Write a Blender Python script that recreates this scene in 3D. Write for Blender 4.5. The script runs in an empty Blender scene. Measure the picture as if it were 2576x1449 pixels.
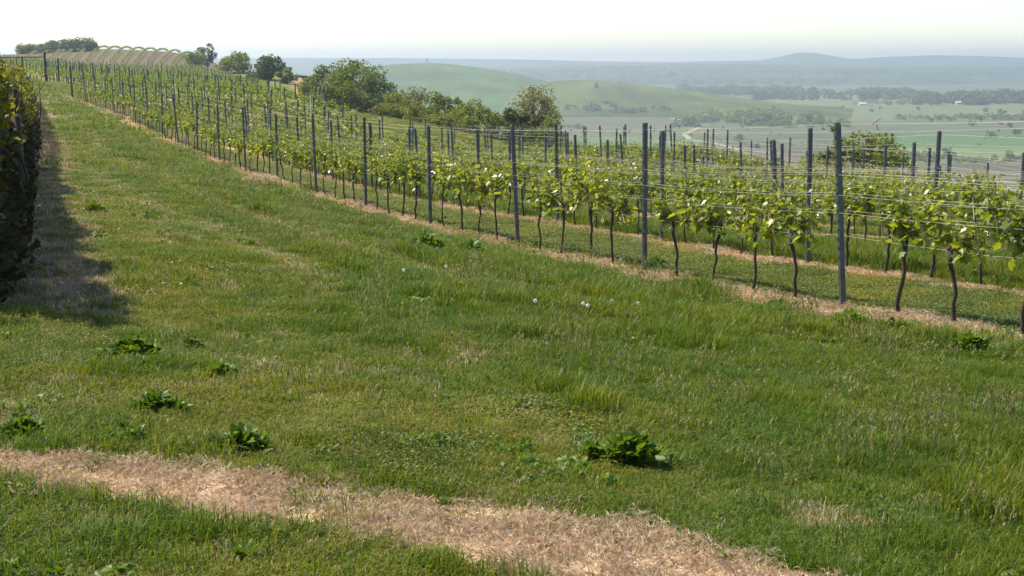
import bpy, math, random
import numpy as np
from mathutils import Vector

random.seed(7)
RNG = np.random.default_rng(11)
SC = bpy.context.scene
COL = SC.collection
R = math.radians

# ------------------------------------------------------------------ camera
FPX = 1400.0
PITCH = math.atan(230.0 / FPX)
cam_d = bpy.data.cameras.new('camera')
cam = bpy.data.objects.new('camera', cam_d)
COL.objects.link(cam)
cam.location = (0, 0, 0)
cam.rotation_euler = (R(90) - PITCH, 0, 0)
cam_d.sensor_width = 36.0
cam_d.lens = 36.0 * FPX / 1024.0
cam_d.clip_start = 0.1
cam_d.clip_end = 40000
SC.camera = cam

# ------------------------------------------------------------------ sky, sun, exposure
SUN_EL, SUN_AZ = R(55), R(-64)          # azimuth measured from straight ahead, towards the right
w = bpy.data.worlds.new('World')
SC.world = w
w.use_nodes = True
wn = w.node_tree
wn.nodes.clear()
sky = wn.nodes.new('ShaderNodeTexSky')
sky.sky_type = 'NISHITA'
sky.sun_disc = False
sky.sun_elevation = SUN_EL
sky.sun_rotation = SUN_AZ
sky.altitude = 200
sky.air_density = 0.85
sky.dust_density = 0.9
sky.ozone_density = 1.0
bg = wn.nodes.new('ShaderNodeBackground')
bg.inputs[1].default_value = 0.115
wo = wn.nodes.new('ShaderNodeOutputWorld')
wn.links.new(sky.outputs[0], bg.inputs[0])
wn.links.new(bg.outputs[0], wo.inputs[0])

sun_d = bpy.data.lights.new('sun', 'SUN')
sun_d.energy = 5.0
sun_d.angle = R(0.5)
sun_d.color = (1.0, 0.90, 0.70)
sun = bpy.data.objects.new('sun', sun_d)
COL.objects.link(sun)
SDIR = Vector((math.sin(SUN_AZ) * math.cos(SUN_EL), math.cos(SUN_AZ) * math.cos(SUN_EL), math.sin(SUN_EL)))
sun.rotation_euler = SDIR.to_track_quat('Z', 'Y').to_euler()

vs = SC.view_settings
vs.view_transform = 'Standard'
vs.look = 'None'
vs.exposure = 1.05
vs.gamma = 1.0
SC.cycles.max_bounces = 6
SC.cycles.diffuse_bounces = 2
SC.cycles.glossy_bounces = 2
SC.cycles.transmission_bounces = 3
SC.cycles.transparent_max_bounces = 6
SC.cycles.volume_bounces = 0
SC.cycles.sample_clamp_indirect = 6
SC.cycles.caustics_reflective = False
SC.cycles.caustics_refractive = False

# ------------------------------------------------------------------ picture <-> world helpers (D = pixels of a 2576-wide view)
K = 2.515625
CP, SP = math.cos(PITCH), math.sin(PITCH)


def ray(du, dv):
    a = (du / K - 512) / FPX
    b = (288 - dv / K) / FPX
    d = np.array([a, CP + b * SP, -SP + b * CP])
    return d / d[1]


TH = R(21.888)
ET = np.array([-math.sin(TH), math.cos(TH)])      # along the rows
EP = np.array([math.cos(TH), math.sin(TH)])       # across the rows
P1, DP = 8.99, 3.05
T0, ST = 12.66, 4.72


def at(du, dv, Y):
    return ray(du, dv) * Y


def bend(T):
    return 3.4 * (np.maximum(np.asarray(T, float) - 85, 0) / 45.0) ** 2 * (np.asarray(T) < 400)


def tp(T, p):
    """row frame -> world xy"""
    T = np.asarray(T, float)
    q = np.asarray(p, float) - np.minimum(bend(T), 5)
    return T * ET[0] + q * EP[0], T * ET[1] + q * EP[1]


# ------------------------------------------------------------------ terrain height
ctrl = []


def c(x, y, z):
    ctrl.append((x, y, z))


for a_, z_ in ((-1.2, -1.35), (-0.7, -1.5), (0, -1.62), (0.7, -1.78), (1.2, -1.85)):
    c(3 * math.sin(a_), 3 * math.cos(a_), z_)
for x, y, z in ((0, 4.5, -1.72), (-1.6, 4.5, -1.62), (1.7, 4.5, -1.86), (0, 7, -1.88), (0, 10, -2.08), (0, 15, -2.45), (0, 20, -2.88),
                (-2.6, 7, -1.72), (2.6, 7, -2.08), (4, 10, -2.36), (-3.6, 10, -1.84),
                (-4.2, 11.7, -1.9), (-6.15, 18.1, -2.15), (-10.4, 31, -2.5), (-20, 59, -2.55), (-38, 113, -1.9),
                (-6.5, 11.7, -1.8), (-9, 18.1, -2.0), (-13, 31, -2.3), (-24, 59, -2.2),
                (3.62, 15.1, -2.70), (1.87, 19.47, -2.98), (0.1, 23.87, -3.21), (-1.72, 28.4, -3.36), (-3.5, 32.83, -3.46),
                (-5.28, 37.27, -3.57), (-7.11, 41.81, -3.64), (-8.94, 46.37, -3.69), (-10.83, 51.1, -3.68), (-16.29, 64.68, -3.52),
                (-19.61, 72.94, -3.28), (-30.49, 100, -2.84), (-40.7, 125, -2.1),
                (4.25, 13.5, -2.57), (5.86, 17.7, -2.88), (4.54, 21.11, -3.1), (2.72, 25.44, -3.32), (0.97, 30.4, -3.52),
                (7.5, 23.3, -3.27), (0, 50, -4.7), (0, 63, -5.2), (0, 78, -5.75), (0, 102, -6.4), (-5.6, 76, -5.1), (-10.4, 90, -5.0), (-7, 100, -5.1), (10.7, 75, -6.2), (20.4, 58, -7.1), (4.8, 95, -6.9), (-12, 130, -5.4), (-34, 220, -5.5),
                (15, 35, -4.9), (6, 40, -4.6), (-15, 80, -4.2), (-25, 150, -4.3)):
    c(x, y, z)
for du, dv, Y, dz in ((75, 136, 330, -2.4), (300, 146, 320, -2.8), (480, 161, 300, -2.0), (600, 180, 270, -1.3), (750, 190, 300, -0.3),
                      (200, 175, 200, -1.5), (350, 190, 190, -1.5), (20, 170, 190, -1.2),
                      (100, 143, 420, -1.6), (300, 148, 420, -2.0), (470, 163, 420, -1.0), (60, 128, 560, -1.5), (240, 114, 560, -1.6),
                      (380, 122, 560, -1.6), (475, 134, 560, -1.2), (600, 175, 400, -1.5), (560, 165, 560, -1.5)):
    q = at(du, dv, Y)
    c(q[0], q[1], q[2] + dz)


def pol(phi, r, z):
    c(r * math.sin(phi), r * math.cos(phi), z)


for phi, lst in ((-0.7, ((200, 0), (560, 4), (1500, -40), (4000, -70))), (-0.35, ((900, -20), (1500, -70), (4000, -70))),
                 (-0.22, ((900, -25), (1500, -70), (4000, -70))), (-0.15, ((420, -14), (700, -42), (1200, -70), (4000, -70))),
                 (-0.09, ((200, -9.5), (400, -32), (1000, -70), (4000, -70), (9000, -70))),
                 (0, ((130, -8.5), (200, -17), (400, -40), (1000, -70), (2500, -70), (9000, -70))),
                 (0.2, ((100, -13), (200, -26), (400, -42), (700, -60), (1000, -70), (2500, -70), (9000, -70))),
                 (0.35, ((100, -15), (200, -28), (400, -44), (700, -60), (1000, -70), (2500, -70), (9000, -70))),
                 (0.75, ((10, -2.8), (30, -6), (100, -19), (400, -50), (1000, -70), (9000, -70)))):
    for r_, z_ in lst:
        pol(phi, r_, z_)
CT = np.array(ctrl)


def feat(x, y):
    r = np.maximum(np.hypot(x, y), 3.0)
    return np.stack([np.clip(np.arctan2(x, y), -0.8, 0.8) * 3.0, np.log(r)], -1)


def ker(d2):
    return 0.5 * d2 * np.log(d2 + 1e-12)


FC = feat(CT[:, 0], CT[:, 1])
n_ = len(FC)
D2 = ((FC[:, None] - FC[None]) ** 2).sum(-1)
A = np.zeros((n_ + 3, n_ + 3))
A[:n_, :n_] = ker(D2) + np.eye(n_) * 2e-4
A[:n_, n_] = 1
A[:n_, n_ + 1:] = FC
A[n_, :n_] = 1
A[n_ + 1:, :n_] = FC.T
WT = np.linalg.solve(A, np.concatenate([CT[:, 2], np.zeros(3)]))


def H(x, y):
    x = np.asarray(x, float)
    y = np.asarray(y, float)
    shp = np.broadcast(x, y).shape
    x = np.broadcast_to(x, shp).ravel()
    y = np.broadcast_to(y, shp).ravel()
    out = np.empty(len(x))
    for i in range(0, len(x), 40000):
        f = feat(x[i:i + 40000], y[i:i + 40000])
        d2 = ((f[:, None] - FC[None]) ** 2).sum(-1)
        out[i:i + 40000] = ker(d2) @ WT[:n_] + WT[n_] + f @ WT[n_ + 1:]
    r = np.hypot(x, y)
    k = np.clip((r - 900) / 700, 0, 1)
    out = np.maximum(out, -70) * (1 - k) - 70 * k
    return out.reshape(shp) if shp else float(out[0])


_rr = np.geomspace(3.0, 9000, 900)


def gp(du, dv):
    """where the ray through a picture point meets the ground"""
    d = ray(du, dv)
    z = H(_rr * d[0], _rr)
    below = _rr * d[2] < z
    i = int(np.argmax(below)) if below.any() else len(_rr) - 1
    if i == 0:
        i = 1
    g0 = _rr[i - 1] * d[2] - z[i - 1]
    g1 = _rr[i] * d[2] - z[i]
    t = g0 / (g0 - g1 + 1e-9)
    Y = _rr[i - 1] + t * (_rr[i] - _rr[i - 1])
    return d[0] * Y, Y


def proj(x, y, z):
    zc = y * CP - z * SP
    yc = y * SP + z * CP
    return (512 + FPX * x / zc) * K, (288 - FPX * yc / zc) * K


def vnoise(x, y, s, seed=0):
    x = np.asarray(x, float) / s + 100 + seed * 17.3
    y = np.asarray(y, float) / s + 100 + seed * 5.1
    xi, yi = np.floor(x), np.floor(y)
    fx, fy = x - xi, y - yi
    fx = fx * fx * (3 - 2 * fx)
    fy = fy * fy * (3 - 2 * fy)

    def h(a, b):
        v = np.sin(a * 127.1 + b * 311.7 + seed * 7.7) * 43758.5453
        return v - np.floor(v)
    return (h(xi, yi) * (1 - fx) + h(xi + 1, yi) * fx) * (1 - fy) + (h(xi, yi + 1) * (1 - fx) + h(xi + 1, yi + 1) * fx) * fy


def fnoise(x, y, s, seed=0):
    return (vnoise(x, y, s, seed) + 0.5 * vnoise(x, y, s / 2.1, seed + 1) + 0.25 * vnoise(x, y, s / 4.3, seed + 2)) / 1.75


def sstep(a, b, x):
    t = np.clip((x - a) / (b - a), 0, 1)
    return t * t * (3 - 2 * t)


# ------------------------------------------------------------------ object helpers
def tag(o, label=None, cat=None, group=None, kind=None):
    if label:
        o['label'] = label
    if cat:
        o['category'] = cat
    if group:
        o['group'] = group
    if kind:
        o['kind'] = kind
    return o


def empty(name, loc=(0, 0, 0), rz=0.0):
    o = bpy.data.objects.new(name, None)
    o.location = loc
    o.rotation_euler = (0, 0, rz)
    o.empty_display_size = 0.2
    COL.objects.link(o)
    return o


def meshdata(name, V, F, mat, smooth=False):
    """V (n,3); F (m,k) array or list of arrays of equal-length faces"""
    me = bpy.data.meshes.new(name)
    V = np.asarray(V, np.float32)
    Fs = F if isinstance(F, list) else [F]
    Fs = [np.asarray(f, np.int32) for f in Fs if len(f)]
    me.vertices.add(len(V))
    me.vertices.foreach_set('co', V.ravel())
    nl = sum(f.size for f in Fs)
    nf = sum(len(f) for f in Fs)
    me.loops.add(nl)
    me.loops.foreach_set('vertex_index', np.concatenate([f.ravel() for f in Fs]))
    me.polygons.add(nf)
    tot = np.concatenate([np.full(len(f), f.shape[1], np.int32) for f in Fs])
    st = np.concatenate([[0], np.cumsum(tot)[:-1]]).astype(np.int32)
    me.polygons.foreach_set('loop_start', st)
    me.polygons.foreach_set('loop_total', tot)
    me.update(calc_edges=True)
    me.polygons.foreach_set('use_smooth', np.full(nf, bool(smooth)))
    if mat:
        me.materials.append(mat)
    return me


def link(name, me, parent=None, loc=None):
    o = bpy.data.objects.new(name, me)
    COL.objects.link(o)
    if parent is not None:
        o.parent = parent
    if loc is not None:
        o.location = loc
    return o


class MB:
    """collects tubes, boxes and polygons into one mesh"""

    def __init__(self):
        self.v, self.q, self.t, self.n = [], [], [], 0

    def add(self, V, quads=(), tris=()):
        self.v.append(np.asarray(V, float))
        if len(quads):
            self.q.append(np.asarray(quads) + self.n)
        if len(tris):
            self.t.append(np.asarray(tris) + self.n)
        self.n += len(V)

    def tube(self, pts, rad, sides=6, cap=True):
        pts = np.asarray(pts, float)
        m = len(pts)
        rad = np.broadcast_to(np.asarray(rad, float), (m,))
        tang = np.gradient(pts, axis=0)
        tang /= np.linalg.norm(tang, axis=1)[:, None] + 1e-9
        ref = np.array([0, 0, 1.0]) if abs(tang[0][2]) < 0.8 else np.array([1.0, 0, 0])
        V = []
        for i in range(m):
            a = np.cross(tang[i], ref)
            a /= np.linalg.norm(a) + 1e-9
            b = np.cross(tang[i], a)
            an = np.arange(sides) / sides * 2 * np.pi
            V.append(pts[i] + rad[i] * (np.cos(an)[:, None] * a + np.sin(an)[:, None] * b))
        V = np.concatenate(V)
        q = []
        for i in range(m - 1):
            for j in range(sides):
                k = (j + 1) % sides
                q.append((i * sides + j, i * sides + k, (i + 1) * sides + k, (i + 1) * sides + j))
        t = []
        if cap:
            V = np.concatenate([V, pts[:1], pts[-1:]])
            for j in range(sides):
                k = (j + 1) % sides
                t.append((m * sides, k, j))
                t.append((m * sides + 1, (m - 1) * sides + j, (m - 1) * sides + k))
        self.add(V, q, t)

    def box(self, lo, hi):
        x0, y0, z0 = lo
        x1, y1, z1 = hi
        V = [(x0, y0, z0), (x1, y0, z0), (x1, y1, z0), (x0, y1, z0), (x0, y0, z1), (x1, y0, z1), (x1, y1, z1), (x0, y1, z1)]
        self.add(V, [(0, 3, 2, 1), (4, 5, 6, 7), (0, 1, 5, 4), (1, 2, 6, 5), (2, 3, 7, 6), (3, 0, 4, 7)])

    def data(self, name, mat, smooth=False):
        F = []
        if self.q:
            F.append(np.concatenate(self.q))
        if self.t:
            F.append(np.concatenate(self.t))
        return meshdata(name, np.concatenate(self.v), F, mat, smooth)

    def build(self, name, mat, parent=None, smooth=False):
        return link(name, self.data(name, mat, smooth), parent)


# ------------------------------------------------------------------ materials
def newmat(name):
    m = bpy.data.materials.new(name)
    m.use_nodes = True
    nt = m.node_tree
    for n in list(nt.nodes):
        if n.type not in ('BSDF_PRINCIPLED', 'OUTPUT_MATERIAL'):
            nt.nodes.remove(n)
    return m, nt, nt.nodes['Principled BSDF'], nt.nodes['Material Output']


def N(nt, kind, **kw):
    n = nt.nodes.new(kind)
    for k, v in kw.items():
        if k.startswith('i_'):
            n.inputs[k[2:]].default_value = v
        else:
            setattr(n, k, v)
    return n


def ramp(nt, fac, stops, interp='LINEAR'):
    r = nt.nodes.new('ShaderNodeValToRGB')
    r.color_ramp.interpolation = interp
    el = r.color_ramp.elements
    while len(el) < len(stops):
        el.new(0.5)
    for e, (p, col) in zip(el, stops):
        e.position = p
        e.color = (*col, 1)
    nt.links.new(fac, r.inputs[0])
    return r.outputs[0]


def mixc(nt, fac, a, b, mode='MIX'):
    m = nt.nodes.new('ShaderNodeMix')
    m.data_type = 'RGBA'
    m.blend_type = mode
    for s, v in ((0, fac), (6, a), (7, b)):
        if isinstance(v, (float, int)):
            m.inputs[s].default_value = v
        elif isinstance(v, tuple):
            m.inputs[s].default_value = (*v, 1)
        else:
            nt.links.new(v, m.inputs[s])
    return m.outputs[2]


def mth(nt, op, a, b=None, clamp=False, cc=None):
    m = nt.nodes.new('ShaderNodeMath')
    m.operation = op
    m.use_clamp = clamp
    for s, v in ((0, a), (1, b), (2, cc)):
        if v is None:
            continue
        if isinstance(v, (float, int)):
            m.inputs[s].default_value = v
        else:
            nt.links.new(v, m.inputs[s])
    return m.outputs[0]


def mrange(nt, v, a, b, c_=0.0, d=1.0):
    m = nt.nodes.new('ShaderNodeMapRange')
    m.inputs[1].default_value, m.inputs[2].default_value = a, b
    m.inputs[3].default_value, m.inputs[4].default_value = c_, d
    nt.links.new(v, m.inputs[0])
    return m.outputs[0]


def noise(nt, vec, scale, detail=4, rough=0.6, dims='3D'):
    n = nt.nodes.new('ShaderNodeTexNoise')
    n.inputs['Scale'].default_value = scale
    n.inputs['Detail'].default_value = detail
    n.inputs['Roughness'].default_value = rough
    if vec is not None:
        nt.links.new(vec, n.inputs['Vector'])
    return n.outputs[0]


def leafmat(name, stops, trans=0.45, rough=0.45, patch=None, spec=0.5, tcol=(1.25, 1.15, 0.5), patch_scale=0.5):
    """leaf or blade: colour differs per leaf, and in broad patches over the ground; light shines through"""
    m, nt, bs, out = newmat(name)
    geo = nt.nodes.new('ShaderNodeNewGeometry')
    rnd = geo.outputs['Random Per Island']
    oi = nt.nodes.new('ShaderNodeObjectInfo')
    f = mth(nt, 'ADD', mth(nt, 'MULTIPLY', rnd, 0.7), mth(nt, 'MULTIPLY', oi.outputs['Random'], 0.3))
    colr = ramp(nt, f, stops)
    if patch:
        nz = noise(nt, geo.outputs['Position'], patch_scale, 3, 0.6)
        colr = mixc(nt, mrange(nt, nz, 0.42, 0.62), colr, mixc(nt, 1.0, colr, patch, 'MULTIPLY'))
    nt.links.new(colr, bs.inputs['Base Color'])
    bs.inputs['Roughness'].default_value = rough
    bs.inputs['Specular IOR Level'].default_value = spec
    tr = nt.nodes.new('ShaderNodeBsdfTranslucent')
    nt.links.new(mixc(nt, 1.0, colr, tcol, 'MULTIPLY'), tr.inputs[0])
    mx = nt.nodes.new('ShaderNodeMixShader')
    mx.inputs[0].default_value = trans
    nt.links.new(bs.outputs[0], mx.inputs[1])
    nt.links.new(tr.outputs[0], mx.inputs[2])
    nt.links.new(mx.outputs[0], out.inputs[0])
    return m


def barkmat(name, a, b, scale=12, rough=0.9):
    m, nt, bs, out = newmat(name)
    tc = nt.nodes.new('ShaderNodeTexCoord')
    mp = nt.nodes.new('ShaderNodeMapping')
    mp.inputs['Scale'].default_value = (1, 1, 0.3)
    nt.links.new(tc.outputs['Object'], mp.inputs[0])
    nz = noise(nt, mp.outputs[0], scale, 5, 0.7)
    nt.links.new(ramp(nt, nz, ((0.3, a), (0.7, b))), bs.inputs['Base Color'])
    bs.inputs['Roughness'].default_value = rough
    bp = nt.nodes.new('ShaderNodeBump')
    bp.inputs['Strength'].default_value = 0.6
    bp.inputs['Distance'].default_value = 0.02
    nt.links.new(nz, bp.inputs['Height'])
    nt.links.new(bp.outputs[0], bs.inputs['Normal'])
    return m


def plainmat(name, colr, rough=0.7, metal=0.0, var=0.25, scale=4.0):
    m, nt, bs, out = newmat(name)
    tc = nt.nodes.new('ShaderNodeTexCoord')
    nz = noise(nt, tc.outputs['Object'], scale, 4, 0.65)
    a = tuple(x * (1 - var) for x in colr)
    b = tuple(min(1, x * (1 + var)) for x in colr)
    nt.links.new(ramp(nt, nz, ((0.3, a), (0.7, b))), bs.inputs['Base Color'])
    bs.inputs['Roughness'].default_value = rough
    bs.inputs['Metallic'].default_value = metal
    return m


M = {}
M['grass'] = leafmat('grass_blade', ((0.0, (0.028, 0.056, 0.004)), (0.35, (0.070, 0.122, 0.005)), (0.7, (0.128, 0.182, 0.012)),
                                     (0.86, (0.19, 0.19, 0.05)), (0.93, (0.30, 0.24, 0.11)), (1.0, (0.42, 0.31, 0.17))), 0.42, 0.55,
                     (1.42, 1.12, 0.95), spec=0.28)
M['grass_tall'] = leafmat('tall_grass_blade', ((0.0, (0.024, 0.056, 0.003)), (0.45, (0.064, 0.128, 0.004)), (0.8, (0.122, 0.185, 0.009)),
                                               (0.93, (0.22, 0.21, 0.06)), (1.0, (0.36, 0.28, 0.13))), 0.46, 0.5, (1.42, 1.10, 0.95), spec=0.28)
M['seed'] = leafmat('seed_head', ((0.0, (0.12, 0.145, 0.05)), (0.5, (0.19, 0.20, 0.085)), (1.0, (0.28, 0.26, 0.14))), 0.35, 0.7, spec=0.2)
M['clover'] = leafmat('clover_leaf', ((0.0, (0.045, 0.075, 0.014)), (0.5, (0.078, 0.118, 0.020)), (0.85, (0.120, 0.155, 0.028)),
                                      (1.0, (0.27, 0.26, 0.05))), 0.38, 0.55, (1.8, 1.35, 0.8), spec=0.3, patch_scale=0.9)
M['straw'] = leafmat('straw_blade', ((0.0, (0.27, 0.18, 0.11)), (0.4, (0.48, 0.355, 0.245)), (0.75, (0.60, 0.49, 0.36)), (1.0, (0.80, 0.72, 0.58))),
                     0.25, 0.55, spec=0.4, tcol=(1.1, 1.0, 0.8))
M['weed'] = leafmat('weed_leaf', ((0.0, (0.045, 0.095, 0.006)), (0.6, (0.085, 0.155, 0.010)), (1.0, (0.14, 0.21, 0.018))), 0.45, 0.5, spec=0.35)
M['vine'] = leafmat('vine_leaf', ((0.0, (0.070, 0.115, 0.014)), (0.4, (0.125, 0.18, 0.018)), (0.75, (0.20, 0.245, 0.024)), (1.0, (0.30, 0.31, 0.04))),
                    0.52, 0.38, spec=0.7, tcol=(1.6, 1.5, 0.3))
M['vine_far'] = leafmat('distant_vine_leaf', ((0.0, (0.055, 0.095, 0.014)), (0.5, (0.11, 0.155, 0.022)), (1.0, (0.20, 0.235, 0.035))),
                        0.45, 0.5, spec=0.4, tcol=(1.4, 1.35, 0.35))
M['hedge'] = leafmat('hedge_leaf', ((0.0, (0.045, 0.065, 0.008)), (0.45, (0.10, 0.12, 0.012)), (0.8, (0.18, 0.17, 0.020)), (1.0, (0.26, 0.15, 0.035))),
                     0.52, 0.55, spec=0.25, tcol=(1.5, 1.3, 0.4))
M['hedge_low'] = leafmat('shaded_hedge_leaf', ((0.0, (0.014, 0.018, 0.005)), (0.6, (0.030, 0.034, 0.009)), (1.0, (0.060, 0.040, 0.018))), 0.2, 0.7, spec=0.15)  # lower leaves: mostly the hedge's shade put into the colour, some dead brown
M['tree'] = leafmat('tree_leaf', ((0.0, (0.060, 0.090, 0.016)), (0.5, (0.105, 0.150, 0.022)), (1.0, (0.165, 0.205, 0.034))), 0.42, 0.55, spec=0.25)
M['tree_brown'] = leafmat('young_brown_leaf', ((0.0, (0.085, 0.095, 0.036)), (0.5, (0.15, 0.16, 0.065)), (1.0, (0.24, 0.235, 0.11))), 0.42, 0.55, spec=0.25)
M['tree_dark'] = leafmat('dark_tree_leaf', ((0.0, (0.034, 0.060, 0.016)), (0.6, (0.060, 0.098, 0.022)), (1.0, (0.095, 0.135, 0.028))), 0.35, 0.55, spec=0.25)
M['bush'] = leafmat('bush_leaf', ((0.0, (0.065, 0.090, 0.012)), (0.5, (0.12, 0.155, 0.020)), (1.0, (0.20, 0.225, 0.032))), 0.45, 0.55, spec=0.25)
M['bark'] = barkmat('tree_bark', (0.05, 0.04, 0.03), (0.12, 0.10, 0.08))
M['vinebark'] = barkmat('vine_bark', (0.015, 0.011, 0.008), (0.06, 0.042, 0.030), 30)
M['cane'] = barkmat('vine_cane', (0.22, 0.14, 0.08), (0.42, 0.30, 0.19), 20, 0.7)
M['wood'] = barkmat('old_wood', (0.025, 0.021, 0.017), (0.07, 0.058, 0.048), 20)
M['wire'] = plainmat('wire_metal', (0.28, 0.27, 0.24), 0.5, 0.5, 0.2, 3)
M['tendril'] = plainmat('dry_tendril', (0.16, 0.10, 0.06), 0.9)
M['white'] = plainmat('white_paint', (0.75, 0.75, 0.72), 0.6, 0, 0.08)
M['puff'] = leafmat('dandelion_down', ((0.0, (0.62, 0.62, 0.58)), (1.0, (0.82, 0.82, 0.78))), 0.5, 0.8, spec=0.1, tcol=(1, 1, 1))
M['stalk'] = plainmat('flower_stalk', (0.18, 0.20, 0.08), 0.6)
M['roof'] = plainmat('roof_tile', (0.30, 0.14, 0.09), 0.8)
M['render'] = plainmat('house_render', (0.42, 0.40, 0.37), 0.85)
M['pale_roof'] = plainmat('pale_roof', (0.45, 0.45, 0.44), 0.8)
M['tower'] = plainmat('tower_timber', (0.10, 0.08, 0.06), 0.85)
M['carpaint'] = plainmat('dark_blue_car_paint', (0.02, 0.035, 0.12), 0.3, 0.1, 0.1)
M['tyre'] = plainmat('tyre_rubber', (0.02, 0.02, 0.02), 0.9)
M['glass'] = plainmat('dark_window_glass', (0.03, 0.035, 0.04), 0.1)

# galvanised post: bluish grey with streaks and dull spots
m_, nt, bs, out = newmat('galvanised_post')
tc = nt.nodes.new('ShaderNodeTexCoord')
mp = nt.nodes.new('ShaderNodeMapping')
mp.inputs['Scale'].default_value = (1, 1, 0.15)
nt.links.new(tc.outputs['Object'], mp.inputs[0])
z1 = noise(nt, mp.outputs[0], 25, 5, 0.7)
z2 = noise(nt, tc.outputs['Object'], 4, 3, 0.6)
cc_ = mixc(nt, mrange(nt, z2, 0.35, 0.65), (0.045, 0.056, 0.066), (0.095, 0.112, 0.125))
nt.links.new(mixc(nt, mth(nt, 'MULTIPLY', mrange(nt, z1, 0.45, 0.75), 0.5), cc_, (0.10, 0.085, 0.07)), bs.inputs['Base Color'])
bs.inputs['Metallic'].default_value = 0.35
bs.inputs['Roughness'].default_value = 0.5
M['post'] = m_

# ------------------------------------------------------------------ ground sheet
UP = [(-300, 1120), (-100, 1140), (0, 1150), (250, 1165), (500, 1184), (900, 1238), (1288, 1272), (1550, 1310), (1720, 1370), (2050, 1455), (2200, 1520)]
LO = [(-300, 1195), (-100, 1205), (0, 1218), (400, 1268), (600, 1318), (950, 1362), (1150, 1412), (1320, 1449), (1500, 1530), (1700, 1620)]
UPW = np.array(sorted(gp(*q) for q in UP))
LOW = np.array(sorted(gp(*q) for q in LO))


def strip_mask(x, y, shrink=0.0):
    """front sprayed strip of dead grass: 1 inside, 0 outside"""
    wob = (fnoise(x, y, 0.35, 3) - 0.5) * 0.13
    yu = np.interp(x, UPW[:, 0], UPW[:, 1])
    yl = np.interp(x, LOW[:, 0], LOW[:, 1])
    d = np.minimum(yu - y, y - yl) + wob
    return sstep(-0.09, 0.09, d + shrink)


def rowframe(x, y):
    T = x * ET[0] + y * ET[1]
    p = x * EP[0] + y * EP[1]
    return T, p + np.minimum(bend(T), 5)


def last_p(T):
    return np.interp(T, [40, 66, 73, 75, 100, 120, 166, 217, 320], [41.5, 39, 39.5, 21, 27, 31, 40, 51, 58])


def row_range(k):
    """T range of trellis row k (0 = front row)"""
    p = P1 + DP * k
    if k == 0:
        return T0 - ST, T0 + 91.5
    t0 = -6.0 + p * 0.42          # just outside the right edge of the view
    if k == 1:
        return t0, 131.0
    if k >= 4:
        return (15.0 if k == 10 else t0), 73.0
    return t0, 150.0 + 3 * k


def row_straw(x, y):
    T, p = rowframe(x, y)
    q = (p - P1 + 0.12 + (fnoise(x, y, 0.5, 8) - 0.5) * 0.5)
    k = np.round(q / DP)
    d = np.where(k == 0, np.abs(q + 0.22), np.abs(q - k * DP))
    ok = (k >= 0) & (p < last_p(T) + 1) & (T > 4) & ((k > 0) | (T < 106))
    wdt = np.where(k == 0, 0.42, 0.34)
    return ok * (1 - sstep(wdt - 0.08, wdt + 0.1, d)) * (0.5 + 0.6 * vnoise(T, p, 2.2, 5))


nphi = 560
phi_f = np.linspace(-0.46, 0.46, nphi)
phi_c = np.concatenate([np.linspace(-math.pi, -0.46, 46)[:-1], phi_f, np.linspace(0.46, math.pi, 46)[1:-1]])
rad = np.concatenate([[0.6, 1.5, 2.3], np.geomspace(3.0, 7000, 540)])
PH, RD = np.meshgrid(phi_c, rad)
GX, GY = RD * np.sin(PH), RD * np.cos(PH)
GZ = H(GX, GY)
nearf = np.clip((80 - RD) / 60, 0, 1)
GZ = GZ + nearf * (fnoise(GX, GY, 1.1, 2) - 0.5) * 0.07
nr, nc = GX.shape
idx = np.arange(nr * nc).reshape(nr, nc)
a_ = idx[:-1]
b_ = idx[1:]
Q = np.stack([a_, np.roll(a_, -1, 1), np.roll(b_, -1, 1), b_], -1).reshape(-1, 4)[:, ::-1]
V = np.stack([GX, GY, GZ], -1).reshape(-1, 3)

# broad colours of the land, as albedo
gx, gy, gr = V[:, 0], V[:, 1], np.hypot(V[:, 0], V[:, 1])
gph = np.arctan2(gx, gy)
grass_c = np.array([0.085, 0.115, 0.014])
colv = np.tile(grass_c, (len(V), 1))
T_, p_ = rowframe(gx, gy)
# fields on the plain: patches bounded by straight edges, running across the view
cs, sn = math.cos(0.35), math.sin(0.35)
fx_, fy_ = gx * cs + gy * sn, -gx * sn + gy * cs
cell = np.floor(fx_ / 330 + 0.3 * np.floor(fy_ / 190)) * 13.7 + np.floor(fy_ / 190) * 7.3
hv = np.sin(cell * 12.9898) * 43758.5
hv = hv - np.floor(hv)
pal = np.array([0.50, 0.58, 0.52]) * np.array([[0.10, 0.15, 0.05], [0.12, 0.15, 0.06], [0.12, 0.13, 0.07], [0.09, 0.15, 0.045], [0.13, 0.165, 0.07], [0.10, 0.12, 0.065], [0.15, 0.165, 0.08]])
fieldc = pal[(hv * 6.99).astype(int)]
kf = sstep(230, 420, gr)[:, None] * sstep(-0.17, -0.12, gph)[:, None]
colv = colv * (1 - kf) + fieldc * kf
DU, DV = proj(gx, gy, V[:, 2])
front = gy > 1


def patch(du0, du1, dv0, dv1, colr, soft=6, amt=1.0, r0=300):
    """a field, given by the corners of the land it covers"""
    global colv
    m = sstep(du0 - soft, du0 + soft, DU) * (1 - sstep(du1 - soft, du1 + soft, DU)) * sstep(dv0 - 2, dv0 + 2, DV) * (1 - sstep(dv1 - 2, dv1 + 2, DV))
    m = (m * front * (gr > r0) * amt)[:, None]
    colv = colv * (1 - m) + np.array(colr) * np.array([0.50, 0.60, 0.54]) * m


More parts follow.
